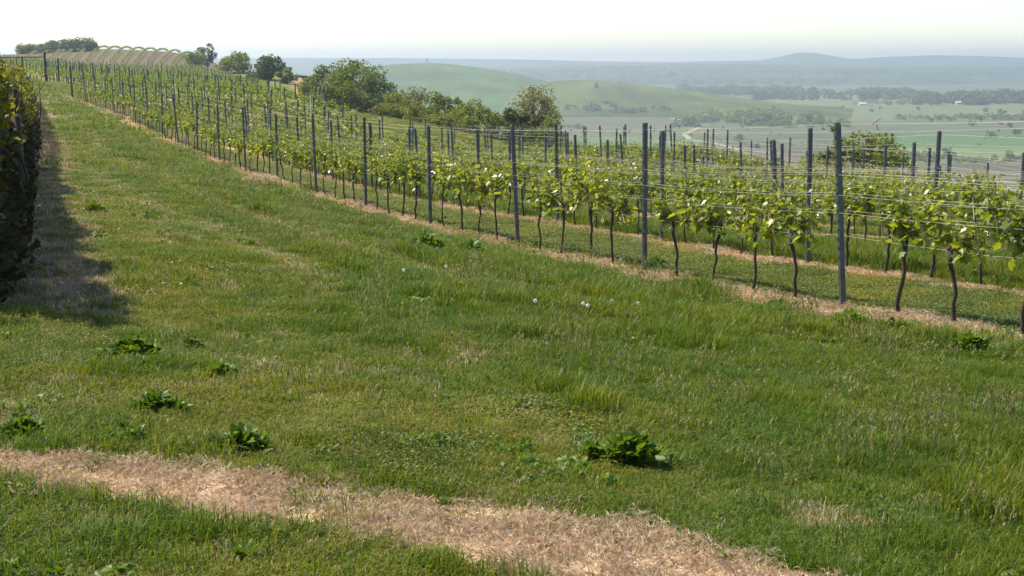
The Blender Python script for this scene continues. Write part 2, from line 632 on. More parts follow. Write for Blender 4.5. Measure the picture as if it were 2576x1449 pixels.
patch(1400, 1720, 284, 330, (0.12, 0.135, 0.08))
patch(1400, 1700, 330, 352, (0.12, 0.15, 0.07))
patch(1330, 1760, 352, 368, (0.09, 0.19, 0.035))
patch(1500, 2100, 368, 412, (0.095, 0.088, 0.062))
patch(2100, 2700, 412, 470, (0.10, 0.10, 0.065))
patch(2260, 2700, 336, 372, (0.09, 0.17, 0.055))
patch(2240, 2700, 372, 405, (0.17, 0.22, 0.09))
patch(1780, 2700, 308, 334, (0.11, 0.135, 0.07))
patch(1900, 2700, 268, 300, (0.15, 0.19, 0.08))
patch(1900, 2700, 238, 268, (0.15, 0.20, 0.09))
patch(1500, 2700, 185, 212, (0.22, 0.24, 0.14))
# brown soil between the rows of the far hill, and dry ground near the hedge
soil = sstep(395, 430, gr) * (1 - sstep(600, 640, gr)) * (gph < -0.18)
colv = colv * (1 - soil[:, None]) + np.array([0.085, 0.076, 0.045]) * soil[:, None]
pxl = gx - np.interp(gy, [0, 7, 10.3, 15, 18, 30, 59, 84, 113], [-2, -2.7, -3.75, -5.25, -6.15, -10.1, -20, -28.7, -38])
dry = (1 - sstep(0.3, 1.3, np.abs(pxl + 0.1) + (fnoise(gx, gy, 0.9, 6) - 0.5) * 1.4)) * (gy > 10.3) * (gr < 80)
dry = np.maximum(dry, 0.8 * (1 - sstep(0.2, 0.5, np.abs(pxl - 1.3 - 0.02 * gy) + (fnoise(gx, gy, 1.2, 16) - 0.35) * 1.5)) * (gy > 8) * (gr < 60))
colv = colv * (1 - dry[:, None] * 0.85) + np.array([0.20, 0.13, 0.08]) * dry[:, None] * 0.85
# bare patch and track along the field edge
bx, by = at(960, 292, 130)[:2]
bare = np.exp(-(((gx - bx) / 2.5) ** 2 + ((gy - by) / 9) ** 2) * 1.2)
tx = np.interp(gy, [100, 130, 220, 300], [-4, -12, -31.5, -44])
trk = (1 - sstep(1.0, 2.4, np.abs(gx - tx + 1))) * (gy > 120) * (gy < 330) * 0.7
bt = np.maximum(bare, trk)[:, None]
colv = colv * (1 - bt) + np.array([0.24, 0.18, 0.11]) * bt

me = meshdata('ground', V, Q, None, True)
ca = me.attributes.new('landcol', 'FLOAT_COLOR', 'POINT')
ca.data.foreach_set('color', np.concatenate([colv, np.ones((len(V), 1))], 1).astype(np.float32).ravel())
sm = strip_mask(gx, gy) * (gr < 12)
for nm, arr in (('straw', np.clip(sm, 0, 1)),
                ('rowzone', ((p_ > P1 - 1.2) & (p_ < last_p(T_) + 1.2) & (T_ > 3) & (gr < 330) & ~((p_ < P1 + 1.3) & (T_ > 105))).astype(float) * (1 - 0.85 * sstep(80, 150, T_))),
                ('farness', sstep(25, 160, gr))):
    at_ = me.attributes.new(nm, 'FLOAT', 'POINT')
    at_.data.foreach_set('value', arr.astype(np.float32))

gm, nt, bs, out = newmat('ground_soil_and_grass')
geo = nt.nodes.new('ShaderNodeNewGeometry')
pos = geo.outputs['Position']


def attr(nm, o='Fac'):
    a = nt.nodes.new('ShaderNodeAttribute')
    a.attribute_name = nm
    return a.outputs[o]


land = attr('landcol', 'Color')
n_fine = noise(nt, pos, 18, 6, 0.75)
n_mid = noise(nt, pos, 1.4, 5, 0.65)
n_big = noise(nt, pos, 0.09, 5, 0.6)
n_huge = noise(nt, pos, 0.012, 6, 0.65)
far = attr('farness')
turf = mixc(nt, mrange(nt, n_mid, 0.42, 0.66), land, mixc(nt, 1.0, land, (1.75, 1.2, 1.3), 'MULTIPLY'))
turf = mixc(nt, mrange(nt, n_fine, 0.5, 0.72), turf, mixc(nt, 1.0, turf, (0.38, 0.45, 0.4), 'MULTIPLY'))
turf = mixc(nt, mth(nt, 'MULTIPLY', mrange(nt, n_big, 0.4, 0.65), 0.5), turf, mixc(nt, 1.0, turf, (1.35, 1.15, 1.2), 'MULTIPLY'))
turf = mixc(nt, mth(nt, 'MULTIPLY', mrange(nt, n_huge, 0.4, 0.65), 0.45), turf, mixc(nt, 1.0, turf, (0.6, 0.72, 0.6), 'MULTIPLY'))
near_soil = mixc(nt, mrange(nt, noise(nt, pos, 5, 5, 0.7), 0.4, 0.62), turf, (0.10, 0.075, 0.04))
turf = mixc(nt, far, near_soil, turf)
# straw under the rows, worked out from the position across the rows
sep = nt.nodes.new('ShaderNodeSeparateXYZ')
nt.links.new(pos, sep.inputs[0])
pp = mth(nt, 'ADD', mth(nt, 'MULTIPLY', sep.outputs[0], float(EP[0])), mth(nt, 'MULTIPLY', sep.outputs[1], float(EP[1])))
tt = mth(nt, 'ADD', mth(nt, 'MULTIPLY', sep.outputs[0], float(ET[0])), mth(nt, 'MULTIPLY', sep.outputs[1], float(ET[1])))
bd = mth(nt, 'POWER', mth(nt, 'MULTIPLY', mth(nt, 'MAXIMUM', mth(nt, 'SUBTRACT', tt, 85.0), 0.0), 1 / 45.0), 2.0)
pp = mth(nt, 'ADD', pp, mth(nt, 'MINIMUM', mth(nt, 'MULTIPLY', bd, 3.4), 5.0))
wob = mth(nt, 'MULTIPLY', mth(nt, 'SUBTRACT', noise(nt, pos, 1.6, 4, 0.7), 0.5), 0.9)
qq = mth(nt, 'ADD', mth(nt, 'DIVIDE', mth(nt, 'ADD', mth(nt, 'SUBTRACT', pp, P1 - 0.12), wob), DP), 0.5)
fr = mth(nt, 'MULTIPLY', mth(nt, 'ABSOLUTE', mth(nt, 'SUBTRACT', mth(nt, 'FRACT', qq), 0.5)), DP)
rs = mth(nt, 'MULTIPLY', mrange(nt, fr, 0.48, 0.30), attr('rowzone'), True)
edge = mth(nt, 'ADD', attr('straw'), mth(nt, 'MULTIPLY', mth(nt, 'SUBTRACT', n_fine, 0.5), 0.9))
d0 = mth(nt, 'ABSOLUTE', mth(nt, 'SUBTRACT', mth(nt, 'ADD', pp, mth(nt, 'MULTIPLY', wob, 0.5)), P1 - 0.33))
r0s = mth(nt, 'MULTIPLY', mrange(nt, d0, 0.52, 0.36), attr('rowzone'), True)
strw = mth(nt, 'MAXIMUM', mrange(nt, edge, 0.40, 0.62), mth(nt, 'MAXIMUM', rs, r0s), True)
n_s = noise(nt, pos, 34, 6, 0.8)
strawc = ramp(nt, n_s, ((0.28, (0.15, 0.105, 0.065)), (0.42, (0.38, 0.28, 0.19)), (0.58, (0.54, 0.42, 0.30)), (0.78, (0.76, 0.65, 0.50))))
strawc = mixc(nt, mrange(nt, n_mid, 0.4, 0.65), strawc, mixc(nt, 1.0, strawc, (0.95, 0.82, 0.68), 'MULTIPLY'))
warm = mixc(nt, 1.0, strawc, (1.05, 0.80, 0.60), 'MULTIPLY')
final = mixc(nt, strw, turf, mixc(nt, mth(nt, 'MAXIMUM', rs, r0s), strawc, warm))
nt.links.new(final, bs.inputs['Base Color'])
bs.inputs['Roughness'].default_value = 0.95
bs.inputs['Specular IOR Level'].default_value = 0.15
bp = nt.nodes.new('ShaderNodeBump')
bp.inputs['Strength'].default_value = 0.9
bp.inputs['Distance'].default_value = 0.03
nt.links.new(n_fine, bp.inputs['Height'])
nt.links.new(bp.outputs[0], bs.inputs['Normal'])
me.materials.append(gm)
tag(link('ground', me), kind='structure')


# ------------------------------------------------------------------ distant hills
def hill(name, prof, rc, r0, r1, colr, du_pad=60, seed=1, nr=60, nu=260, rough=1.0, col2=None, name_end=None, near_r=None):
    """a ridge rising from the plain; prof lists (D x, D y) of its crest"""
    prof = np.array(prof, float)
    us = np.linspace(prof[0, 0], prof[-1, 0], nu)
    vs_ = np.interp(us, prof[:, 0], prof[:, 1])
    ker_ = np.hanning(9)
    ker_ /= ker_.sum()
    vs_ = np.convolve(np.pad(vs_, 4, mode='edge'), ker_, 'valid')
    tt = np.concatenate([np.linspace(0, 1, nr), np.linspace(1, 2, nr // 2)[1:]])
    U, TT = np.meshgrid(us, tt)
    nearer = 0.0 if name_end is None else sstep(name_end[0], name_end[1], U)
    r0, rc, r1 = (q * (1 - nearer) + q2 * nearer for q, q2 in zip((r0, rc, r1), near_r or (r0, rc, r1)))
    RR = np.where(TT < 1, r0 + (rc - r0) * TT, rc + (r1 - rc) * (TT - 1))
    ph = np.arctan((U / K - 512) / FPX * CP)
    Zc = -(np.interp(U, us, vs_) / K - 58) * rc / FPX
    s = np.where(RR < rc, np.sin(np.clip((RR - r0) / (rc - r0), 0, 1) * math.pi / 2) ** 1.15,
                 np.cos(np.clip((RR - rc) / (r1 - rc), 0, 1) * math.pi / 2))
    X, Y = RR * np.sin(ph), RR * np.cos(ph)
    X, Y = RR * np.tan(ph), RR
    Z = -71 + (Zc + 71) * s + (fnoise(X, Y, 160, seed) - 0.5) * 3 * rough * s * (1 - s) * 4
    nr_, nc_ = X.shape
    ii = np.arange(nr_ * nc_).reshape(nr_, nc_)
    q = np.stack([ii[:-1, :-1], ii[:-1, 1:], ii[1:, 1:], ii[1:, :-1]], -1).reshape(-1, 4)
    m, nt, bs, out = newmat(name + '_land')
    geo = nt.nodes.new('ShaderNodeNewGeometry')
    n1 = noise(nt, geo.outputs['Position'], 0.006, 5, 0.6)
    n2 = noise(nt, geo.outputs['Position'], 0.06, 5, 0.7)
    mp = nt.nodes.new('ShaderNodeMapping')
    mp.inputs['Rotation'].default_value = (0, 0, 0.5)
    mp.inputs['Scale'].default_value = (1, 0.12, 0.3)
    nt.links.new(geo.outputs['Position'], mp.inputs[0])
    n3 = noise(nt, mp.outputs[0], 0.05, 3, 0.6)
    col2 = col2 or tuple(x * 0.6 for x in colr)
    cA = mixc(nt, mrange(nt, n1, 0.42, 0.6), colr, col2)
    cA = mixc(nt, mrange(nt, n2, 0.4, 0.7), cA, mixc(nt, 1.0, cA, (0.7, 0.78, 0.7), 'MULTIPLY'))
    cA = mixc(nt, mth(nt, 'MULTIPLY', mrange(nt, n3, 0.45, 0.55), 0.75), cA, mixc(nt, 1.0, cA, (1.4, 1.25, 1.2), 'MULTIPLY'))
    nt.links.new(cA, bs.inputs['Base Color'])
    bs.inputs['Roughness'].default_value = 1.0
    bs.inputs['Specular IOR Level'].default_value = 0.0
    o = link(name, meshdata(name, np.stack([X, Y, Z], -1).reshape(-1, 3), q, m, True))
    tag(o, kind='structure')
    return X, Y, Z


HILL_A = [(640, 230), (760, 200), (860, 180), (940, 165), (1000, 161), (1040, 159), (1075, 158), (1110, 159), (1150, 163), (1200, 169), (1250, 177), (1300, 186), (1350, 198),
          (1400, 211), (1450, 224), (1520, 240), (1600, 255), (1700, 268), (1800, 290)]
HILL_B = [(1150, 285), (1230, 250), (1300, 222), (1360, 207), (1400, 202), (1450, 200), (1500, 201), (1560, 205), (1650, 216), (1750, 230), (1850, 246), (1950, 261), (2050, 273), (2150, 283), (2300, 292)]
hill('hills', HILL_A, 2600, 1780, 3400, (0.060, 0.105, 0.028), seed=2)
hill('hills', HILL_B, 2180, 1680, 2700, (0.078, 0.105, 0.032), seed=5, name_end=(1560, 2150), near_r=(1420, 1800, 2100))
hill('hills', [(-400, 150), (300, 148), (700, 146), (1000, 146), (1300, 149), (1500, 154), (1700, 156), (1800, 153), (1900, 152), (1925, 150), (1960, 143), (2000, 134), (2025, 132), (2050, 134),
               (2075, 137), (2100, 142), (2130, 147), (2160, 148), (2220, 143), (2350, 139), (2480, 141), (2560, 145), (2650, 147), (3100, 150)],
     6000, 4900, 6900, (0.05, 0.08, 0.05), seed=9, nu=500, rough=4)
LOW_HILL = [(600, 190), (900, 172), (1100, 168), (1250, 170), (1400, 166), (1600, 163), (1800, 160), (2000, 163), (2200, 168), (2400, 165), (2576, 168), (3000, 165)]
hill('hills', LOW_HILL, 4700, 3700, 5400,
     (0.05, 0.08, 0.045), seed=13, nu=400, rough=3)


# ------------------------------------------------------------------ leaf clouds, trees and bushes
def leafquads(Cn, size, rng, up=0.3, aspect=0.7):
    """rhombic leaves round the given centres"""
    n = len(Cn)
    nrm = rng.normal(size=(n, 3))
    nrm[:, 2] = np.abs(nrm[:, 2]) + up
    nrm /= np.linalg.norm(nrm, axis=1)[:, None]
    t = rng.normal(size=(n, 3))
    a = np.cross(nrm, t)
    a /= np.linalg.norm(a, axis=1)[:, None] + 1e-9
    b = np.cross(nrm, a)
    s = (size * rng.uniform(0.6, 1.35, n))[:, None]
    V = np.stack([Cn - a * s * 0.5, Cn + b * s * 0.5 * aspect, Cn + a * s * 0.5 + nrm * s * 0.12, Cn - b * s * 0.5 * aspect], 1).reshape(-1, 3)
    F = np.arange(4 * n).reshape(n, 4)
    return V, F


def crown_points(rng, n, w, h, z0, ncl, clr, flat=0.0, lean=0.0):
    """clustered points in an uneven crown of width w and height h whose foot is at z0"""
    d = rng.normal(size=(ncl, 3))
    d /= np.linalg.norm(d, axis=1)[:, None]
    rr = rng.uniform(0.45, 1.0, ncl) ** 0.6
    cc = d * rr[:, None] * np.array([w / 2, w / 2, h / 2]) * rng.uniform(0.82, 1.12, (ncl, 1))
    cc[:, 2] += z0 + h / 2
    sz = rng.uniform(0.5, 1.3, ncl) * clr
    k = rng.choice(ncl, n, p=sz ** 2 / (sz ** 2).sum())
    off = rng.normal(size=(n, 3))
    off /= np.linalg.norm(off, axis=1)[:, None] + 1e-9
    off *= (rng.uniform(0.25, 1.0, n) ** 0.5)[:, None] * sz[k][:, None]
    off[:, 2] *= 0.75
    P = cc[k] + off
    P[:, 0] += lean * (P[:, 2])
    P[:, 2] = np.maximum(P[:, 2], z0 * 0.5 + 0.05)
    return P, cc


def tree(name, label, cat, x, y, h, w, mat, leaf=0.3, n=2500, trunk=0.25, ncl=45, clr=None, seed=1, group=None, twigs=18, z=None, parts=True, bark='bark'):
    rng = np.random.default_rng(seed)
    z = H(x, y) if z is None else z
    root = empty(name, (x, y, z - 0.1))
    tag(root, label, cat, group)
    z0 = h * trunk
    clr = clr or w * 0.16
    P, cc = crown_points(rng, n, w * 0.95, (h - z0) * 0.95, z0, ncl, clr)
    V, F = leafquads(P, leaf, rng)
    link('crown', meshdata('crown', V, F, M[mat]), root)
    mb = MB()
    r0 = max(0.05, h * 0.022)
    top = np.array([rng.normal() * 0.05 * w, rng.normal() * 0.05 * w, z0 + (h - z0) * 0.35])
    mb.tube([(0, 0, -0.3), (0.02 * w, 0, z0 * 0.6), top * [0.6, 0.6, 0.75], top], [r0 * 1.3, r0, r0 * 0.75, r0 * 0.5], 7)
    order = rng.permutation(ncl)[:twigs]
    for i in order:
        e = cc[i]
        s = np.array([top[0] * 0.5, top[1] * 0.5, max(z0 * 0.5, min(top[2], e[2] * rng.uniform(0.45, 0.8)))])
        mid = (s + e) / 2 + rng.normal(size=3) * 0.05 * w + [0, 0, -0.03 * h]
        mb.tube([s, mid, e], [r0 * 0.42, r0 * 0.25, r0 * 0.08], 5)
    mb.build('trunk', M[bark], root, True)
    return root


def bush(label, x, y, h, w, mat, seed, leaf=0.25, n=1600, ncl=26, name='bush', cat='bush', group=None):
    return tree(name, label, cat, x, y, h, w, mat, leaf, n, 0.06, ncl, w * 0.2, seed, group, 12)


# (D x, distance, D y of top, width in D pixels, material, label)
def place(du, Y, dvtop, wpx, kind, mat, label, seed, name='tree', cat='tree', leaf=0.3, n=2600, trunk=0.2, ncl=48, base=None, group=None, twigs=18):
    x = ray(du, 145)[0] * Y
    z = H(x, Y)
    top = ray(du, dvtop)[2] * Y
    h = max(1.2, top - z)
    wd = wpx / K * Y / FPX
    if kind == 'tree':
        tree(name, label, cat, x, Y, h, wd, mat, leaf, n, trunk, ncl, None, seed, group, twigs)
    else:
        bush(label, x, Y, h, wd * 1.2, mat, seed, leaf, int(n * 1.35), max(16, ncl // 2), name, cat, group)


place(900, 175, 148, 140, 'tree', 'tree', 'broad tall tree with loose greyish green crown in the middle of the scrub', 21, leaf=0.30, n=7500, ncl=95, twigs=40, trunk=0.22)
place(828, 182, 160, 110, 'tree', 'tree', 'green rounded tree touching the left side of the tall broad tree', 22, leaf=0.32, n=4200, ncl=60)
place(935, 168, 190, 90, 'bush', 'tree_dark', 'dark green bush under the right side of the tall broad tree', 23, leaf=0.3, n=2600)
place(860, 165, 205, 90, 'bush', 'bush', 'light green bush in front of the tall broad tree', 24, leaf=0.28, n=2400)
place(790, 190, 190, 70, 'bush', 'bush', 'pale green bush beside the dry track, left end of the scrub belt', 25, leaf=0.3, n=1800)
place(815, 178, 212, 70, 'bush', 'bush', 'low pale bush growing out of the bank by the leaning posts', 26, leaf=0.28, n=1600)
place(985, 190, 205, 70, 'bush', 'tree', 'grey green bush just right of the tall broad tree', 27, leaf=0.3, n=2000)
place(1005, 155, 232, 80, 'bush', 'bush', 'bright bush between the dark bush and the reddish brown tree', 28, leaf=0.26, n=2200)
place(1045, 158, 213, 75, 'tree', 'tree_brown', 'small reddish brown tree with open crown amid the scrub', 29, leaf=0.24, n=1900, twigs=30, trunk=0.25)
place(1100, 150, 232, 80, 'bush', 'bush', 'yellow green bush right of the reddish brown tree', 30, leaf=0.26, n=2200)
place(1060, 146, 258, 90, 'bush', 'bush', 'low leafy bush below the reddish brown tree', 31, leaf=0.26, n=2000)
place(1145, 190, 224, 50, 'tree', 'tree', 'slender blue green tree behind the scrub, against the big hill', 32, leaf=0.3, n=1500)
place(1165, 148, 250, 80, 'bush', 'bush', 'mid green bush right of the yellow green one in the scrub belt', 33, leaf=0.26, n=2000)
place(1215, 142, 262, 80, 'bush', 'tree', 'spiky topped olive bush near the right end of the scrub belt', 34, leaf=0.26, n=1900)
place(1255, 138, 280, 80, 'bush', 'bush', 'lowest bush of the scrub belt, left of the pale rounded tree', 35, leaf=0.25, n=1700)
place(1130, 140, 275, 90, 'bush', 'bush', 'sunlit low bush at the foot of the scrub, near the row ends', 36, leaf=0.25, n=1800)
place(985, 150, 262, 80, 'bush', 'bush', 'green bush above the bare orange earth patch', 37, leaf=0.25, n=1900)
place(1345, 132, 202, 132, 'tree', 'tree_brown', 'pale olive tree with rounded airy crown and visible branches', 38, leaf=0.18, n=7500, ncl=110, twigs=70, trunk=0.12)
place(1305, 120, 262, 62, 'bush', 'tree_dark', 'dark green pointed bush at the foot of the pale rounded tree', 39, leaf=0.24, n=1900)
place(1375, 118, 292, 90, 'bush', 'bush', 'light green bush in front of the pale rounded tree', 40, leaf=0.24, n=1900)
place(1340, 112, 322, 130, 'bush', 'tree_dark', 'long low dark bush below the pale rounded tree', 41, leaf=0.24, n=2200)
# near bush behind the posts at the right
place(2190, 74, 306, 165, 'bush', 'tree', 'wide leafy bush behind the nearest post of the front row', 42, leaf=0.20, n=4200, ncl=60)
place(2110, 74, 302, 60, 'tree', 'bush', 'slim leafy sapling showing just over the nearest post', 43, leaf=0.18, n=900, trunk=0.2, ncl=18)
place(2085, 78, 362, 90, 'bush', 'bush', 'low spreading bush left of the nearest post of the front row', 44, leaf=0.18, n=1500)
# skyline
place(520, 405, 103, 42, 'tree', 'tree_dark', 'dark tall tree alone on the left skyline', 45, leaf=0.5, n=1500)
place(492, 390, 122, 52, 'bush', 'tree', 'rounded green bush left of the dark skyline tree', 46, leaf=0.45, n=1500)
place(593, 290, 136, 74, 'bush', 'tree', 'broad rounded bush on the skyline between two darker trees', 47, leaf=0.4, n=2200)
place(615, 300, 128, 26, 'tree', 'tree_dark', 'thin bare topped tree poking above the broad skyline bush', 48, leaf=0.35, n=260, twigs=14)
place(680, 262, 137, 78, 'tree', 'tree_dark', 'dark bushy tree with ragged top beyond the upper vineyard', 49, leaf=0.38, n=3000, ncl=50, trunk=0.08)
place(718, 255, 168, 44, 'bush', 'tree', 'small green bush leaning against the ragged dark tree', 50, leaf=0.35, n=1200)
place(655, 265, 178, 60, 'bush', 'tree_dark', 'low dark bush under the left side of the ragged tree', 51, leaf=0.36, n=1200)
place(748, 420, 176, 34, 'bush', 'tree', 'hazy bush on the crest at the top of the dry track', 52, leaf=0.5, n=700)
for i, (du, w_, t_, lab) in enumerate(((62, 40, 113, 'leftmost and lowest bush of the skyline clump'), (92, 44, 111, 'second bush from the left in the skyline clump'),
                                       (128, 50, 106, 'middle bush of the skyline clump, left of the highest crowns'), (165, 58, 100, 'wide dark tree crown near the top of the skyline clump'),
                                       (205, 56, 98, 'highest tree crown, right end of the skyline clump'), (232, 30, 106, 'small bush tapering off the skyline clump by the hill vines'))):
    place(du, 500, t_, w_, 'bush', 'tree_dark' if i > 1 else 'tree', lab, 60 + i, leaf=0.6, n=1300, group='trees on the left skyline', name='tree' if i > 2 else 'bush', cat='tree' if i > 2 else 'bush')

# woods and hedgerows on the plain: masses nobody could count
def on_low_hill(du, dv):
    r = np.linspace(3710, 4690, 200)
    v = np.interp(du, [q[0] for q in LOW_HILL], [q[1] for q in LOW_HILL])
    zc = -(v / K - 58) * 4700 / FPX
    zs = -71 + (zc + 71) * np.sin(np.clip((r - 3700) / 1000, 0, 1) * math.pi / 2) ** 1.15
    i = int(np.argmax(-(dv / K - 58) * r / FPX < zs)) or 150
    return float(r[i]), float(zs[i])


def woods(label, segs, mat, seed, leaf=3.0, name='woods'):
    """segs: (D x0, D x1, D y of foot, height px, density)"""
    rng = np.random.default_rng(seed)
    allV, allF, k = [], [], 0
    for du0, du1, dv, hp, dens in segs:
        zb = -70.0
        Y0 = 70 * FPX / max(dv / K - 58, 5.0)
        if dv < 205:
            Y0, zb = on_low_hill((du0 + du1) / 2, dv)
        wd = (du1 - du0) / K * Y0 / FPX
        hh = hp / K * Y0 / FPX
        ncl = int(max(4, wd / (hh * 0.75) * 2.2))
        for _ in range(ncl):
            u = rng.uniform(du0, du1)
            Y = Y0 * rng.uniform(1.0, 1.06)
            x = ray(u, 145)[0] * Y
            edge = min(1, (min(u - du0, du1 - u) + 6) / 20)
            h = hh * rng.uniform(0.55, 1.15) * max(0.5, edge)
            wv = h * rng.uniform(1.0, 1.7)
            n = int(150 * dens)
            d = rng.normal(size=(n, 3))
            d /= np.linalg.norm(d, axis=1)[:, None]
            P = d * [wv / 2, wv / 2, h / 2] * rng.uniform(0.7, 1.05, (n, 1)) + [x, Y, zb + h * 0.40]
            V_, F_ = leafquads(P, h * 0.26, rng)
            allV.append(V_)
            allF.append(F_ + k)
            k += len(V_)
    o = link(name, meshdata(name, np.concatenate(allV), np.concatenate(allF), M[mat]))
    tag(o, label, 'woods', None, 'stuff')


woods('dark hedgerow of trees at the foot of the two round hills', [(1420, 1700, 288, 26, 1), (1190, 1300, 270, 26, 1), (1480, 1560, 286, 38, 1), (1640, 1700, 286, 34, 1)], 'tree_dark', 71)
woods('long thicket of trees beside the pale dirt road', [(1745, 1900, 308, 32, 1), (1880, 2080, 312, 38, 1), (1690, 1760, 318, 28, 1), (1930, 2150, 318, 18, 1)], 'tree', 72)
woods('wide forest belt across the valley plain', [(1900, 2700, 250, 26, 1), (1750, 2300, 238, 20, 1), (2300, 2700, 262, 34, 1.2), (1700, 2000, 230, 18, 1)], 'tree_dark', 73)
woods('hazy forest line halfway to the far ridge', [(1480, 2150, 212, 16, 0.7), (1700, 2050, 205, 14, 0.7), (2000, 2350, 208, 16, 0.7), (1300, 1750, 196, 12, 0.6)], 'tree_dark', 74)
woods('faint far forest line under the distant ridge', [(1250, 2300, 184, 9, 0.5), (1900, 2700, 190, 9, 0.5), (1400, 1900, 178, 8, 0.5)], 'tree_dark', 75)
woods('low hedges between the fields at the right edge', [(2150, 2320, 262, 10, 0.5), (2250, 2600, 298, 8, 0.6), (2380, 2700, 300, 12, 0.6), (2330, 2600, 408, 12, 0.8), (2260, 2420, 402, 18, 0.8)], 'tree', 76)
woods('dark scrub strip along the field edge beyond the pale tree', [(1270, 1360, 262, 12, 0.6), (1400, 1480, 322, 7, 0.6)], 'tree_dark', 77)

lone = [(1500, 222, 14), (1518, 228, 8), (1533, 238, 12), (1860, 355, 22), (2192, 280, 9), (2215, 274, 9), (2120, 271, 8), (2310, 276, 10), (2343, 304, 12), (2362, 300, 14),
        (2385, 302, 16), (2480, 281, 14), (2520, 288, 18), (2580, 290, 18), (2465, 302, 16), (2445, 315, 18), (2540, 320, 14), (2380, 392, 26), (2300, 395, 22),
        (2540, 398, 22), (2495, 345, 18), (2560, 340, 20), (2430, 262, 16), (1905, 372, 14)]
ords = ['first', 'second', 'third', 'fourth', 'fifth', 'sixth', 'seventh', 'eighth', 'ninth', 'tenth', 'eleventh', 'twelfth', 'thirteenth', 'fourteenth', 'fifteenth', 'sixteenth',
        'seventeenth', 'eighteenth', 'nineteenth', 'twentieth', 'twenty-first', 'twenty-second', 'twenty-third', 'twenty-fourth', 'twenty-fifth']
for i, (du, dv, hp) in enumerate(sorted(lone)):
    on_hill = du < 1600
    Y = 1990 if on_hill else 70 * FPX / (dv / K - 58)
    z = ray(du, dv)[2] * Y if on_hill else -70
    x = ray(du, dv)[0] * Y
    hh = hp / K * Y / FPX
    tree('tree', ('small round tree on the slope of the nearer hill, %s from left' if on_hill else 'hazy tree standing alone on the valley plain, %s from left') % ords[i if on_hill else i - 3], 'tree',
         x, Y, hh, hh * 1.15, 'tree' if i % 2 else 'tree_dark', hh * 0.2, 260, 0.18, 14, hh * 0.25, 200 + i, 'lone trees on the hills and plain', 6, z=z)


# dirt road over the plain
def ribbon(name, pts, wd, mat, lift=0.25, label=None, col=None):
    P = []
    for du, dv in pts:
        Y = 70 * FPX / (dv / K - 58)
        P.append((ray(du, dv)[0] * Y, Y))
    P = np.array(P)
    s = np.linspace(0, len(P) - 1, 60)
    X = np.interp(s, np.arange(len(P)), P[:, 0])
    Y = np.interp(s, np.arange(len(P)), P[:, 1])
    d = np.gradient(np.stack([X, Y], 1), axis=0)
    d /= np.linalg.norm(d, axis=1)[:, None]
    nx, ny = -d[:, 1] * wd / 2, d[:, 0] * wd / 2
    L = np.stack([X + nx, Y + ny, H(X + nx, Y + ny) + lift], 1)
    Rr = np.stack([X - nx, Y - ny, H(X - nx, Y - ny) + lift], 1)
    V = np.concatenate([L, Rr])
    n = len(s)
    q = [(i, i + 1, n + i + 1, n + i) for i in range(n - 1)]
    return tag(link(name, meshdata(name, V, np.array(q)[:, ::-1], mat)), kind='structure')


M['dirt'] = plainmat('pale_dirt', (0.20, 0.18, 0.13), 0.95, 0, 0.2, 0.05)
ribbon('dirt_road', [(1640, 286), (1690, 294), (1740, 305), (1760, 318), (1722, 335), (1735, 348), (1800, 358), (1860, 374), (1960, 384), (2080, 388)], 5, M['dirt'])
ribbon('dirt_road', [(2150, 302), (2300, 306), (2500, 303), (2650, 306)], 3, M['dirt'])


# farm buildings and lookout tower
def house(label, du, dv, L, W_, hgt, rz, roofm='roof'):
    Y = 70 * FPX / (dv / K - 58)
    root = empty('farm_building', (ray(du, dv)[0] * Y, Y, -70), rz)
    tag(root, label, 'building', 'farm buildings on the plain')
    mb = MB()
    mb.box((-L / 2, -W_ / 2, -0.3), (L / 2, W_ / 2, hgt))
    mb.build('wall', M['render'], root)
    r = MB()
    o, t = 0.3, W_ * 0.32
    V = [(-L / 2 - o, -W_ / 2 - o, hgt - 0.1), (L / 2 + o, -W_ / 2 - o, hgt - 0.1), (L / 2 + o, W_ / 2 + o, hgt - 0.1), (-L / 2 - o, W_ / 2 + o, hgt - 0.1),
         (-L / 2 - o, 0, hgt + t), (L / 2 + o, 0, hgt + t)]
    r.add(V, [(0, 1, 5, 4), (2, 3, 4, 5), (3, 2, 1, 0)], [(0, 4, 3), (1, 2, 5)])
    r.build('roof', M[roofm], root)
    for i in range(3):
        wv = MB()
        x = (i - 1) * L * 0.3
        wv.box((x - 0.5, -W_ / 2 - 0.06, 0.8), (x + 0.5, -W_ / 2 + 0.02, 1.6))
        wv.build('window', M['glass'], root)


house('long pale farm building with light roof at the forest edge', 2170, 262, 12, 6, 2.2, 0.2, 'pale_roof')
house('low farm shed with red roof next to the long pale building', 2190, 264, 7, 5, 2, -0.1)
house('white farmhouse at the forest edge near the right side', 2412, 260, 9, 6, 3, 0.1, 'pale_roof')
tw = empty('lookout_tower', (ray(1075, 158)[0] * 2600, 2600, ray(1075, 158)[2] * 2600 - 0.5))
tag(tw, 'tiny wooden lookout tower on top of the big round hill', 'tower')
for sx in (-2.2, 2.2):
    for sy in (-2.2, 2.2):
        mb = MB()
        mb.tube([(sx * 1.3, sy * 1.3, -1), (sx, sy, 13)], 0.45, 6)
        mb.build('leg', M['tower'], tw)
mb = MB()
mb.box((-3.6, -3.6, 12.6), (3.6, 3.6, 13.2))
mb.build('platform', M['tower'], tw)
for z in (4, 8):
    for sy in (-2.7, 2.2):
        mb = MB()
        mb.box((-2.7, sy, z), (2.7, sy + 0.5, z + 0.6))
        mb.build('brace', M['tower'], tw)
tw.scale = (0.6, 0.6, 0.5)
mb = MB()
mb.box((-2.4, -2.4, 13.2), (2.4, 2.4, 15.5))
mb.build('cabin', M['tower'], tw)
mb = MB()
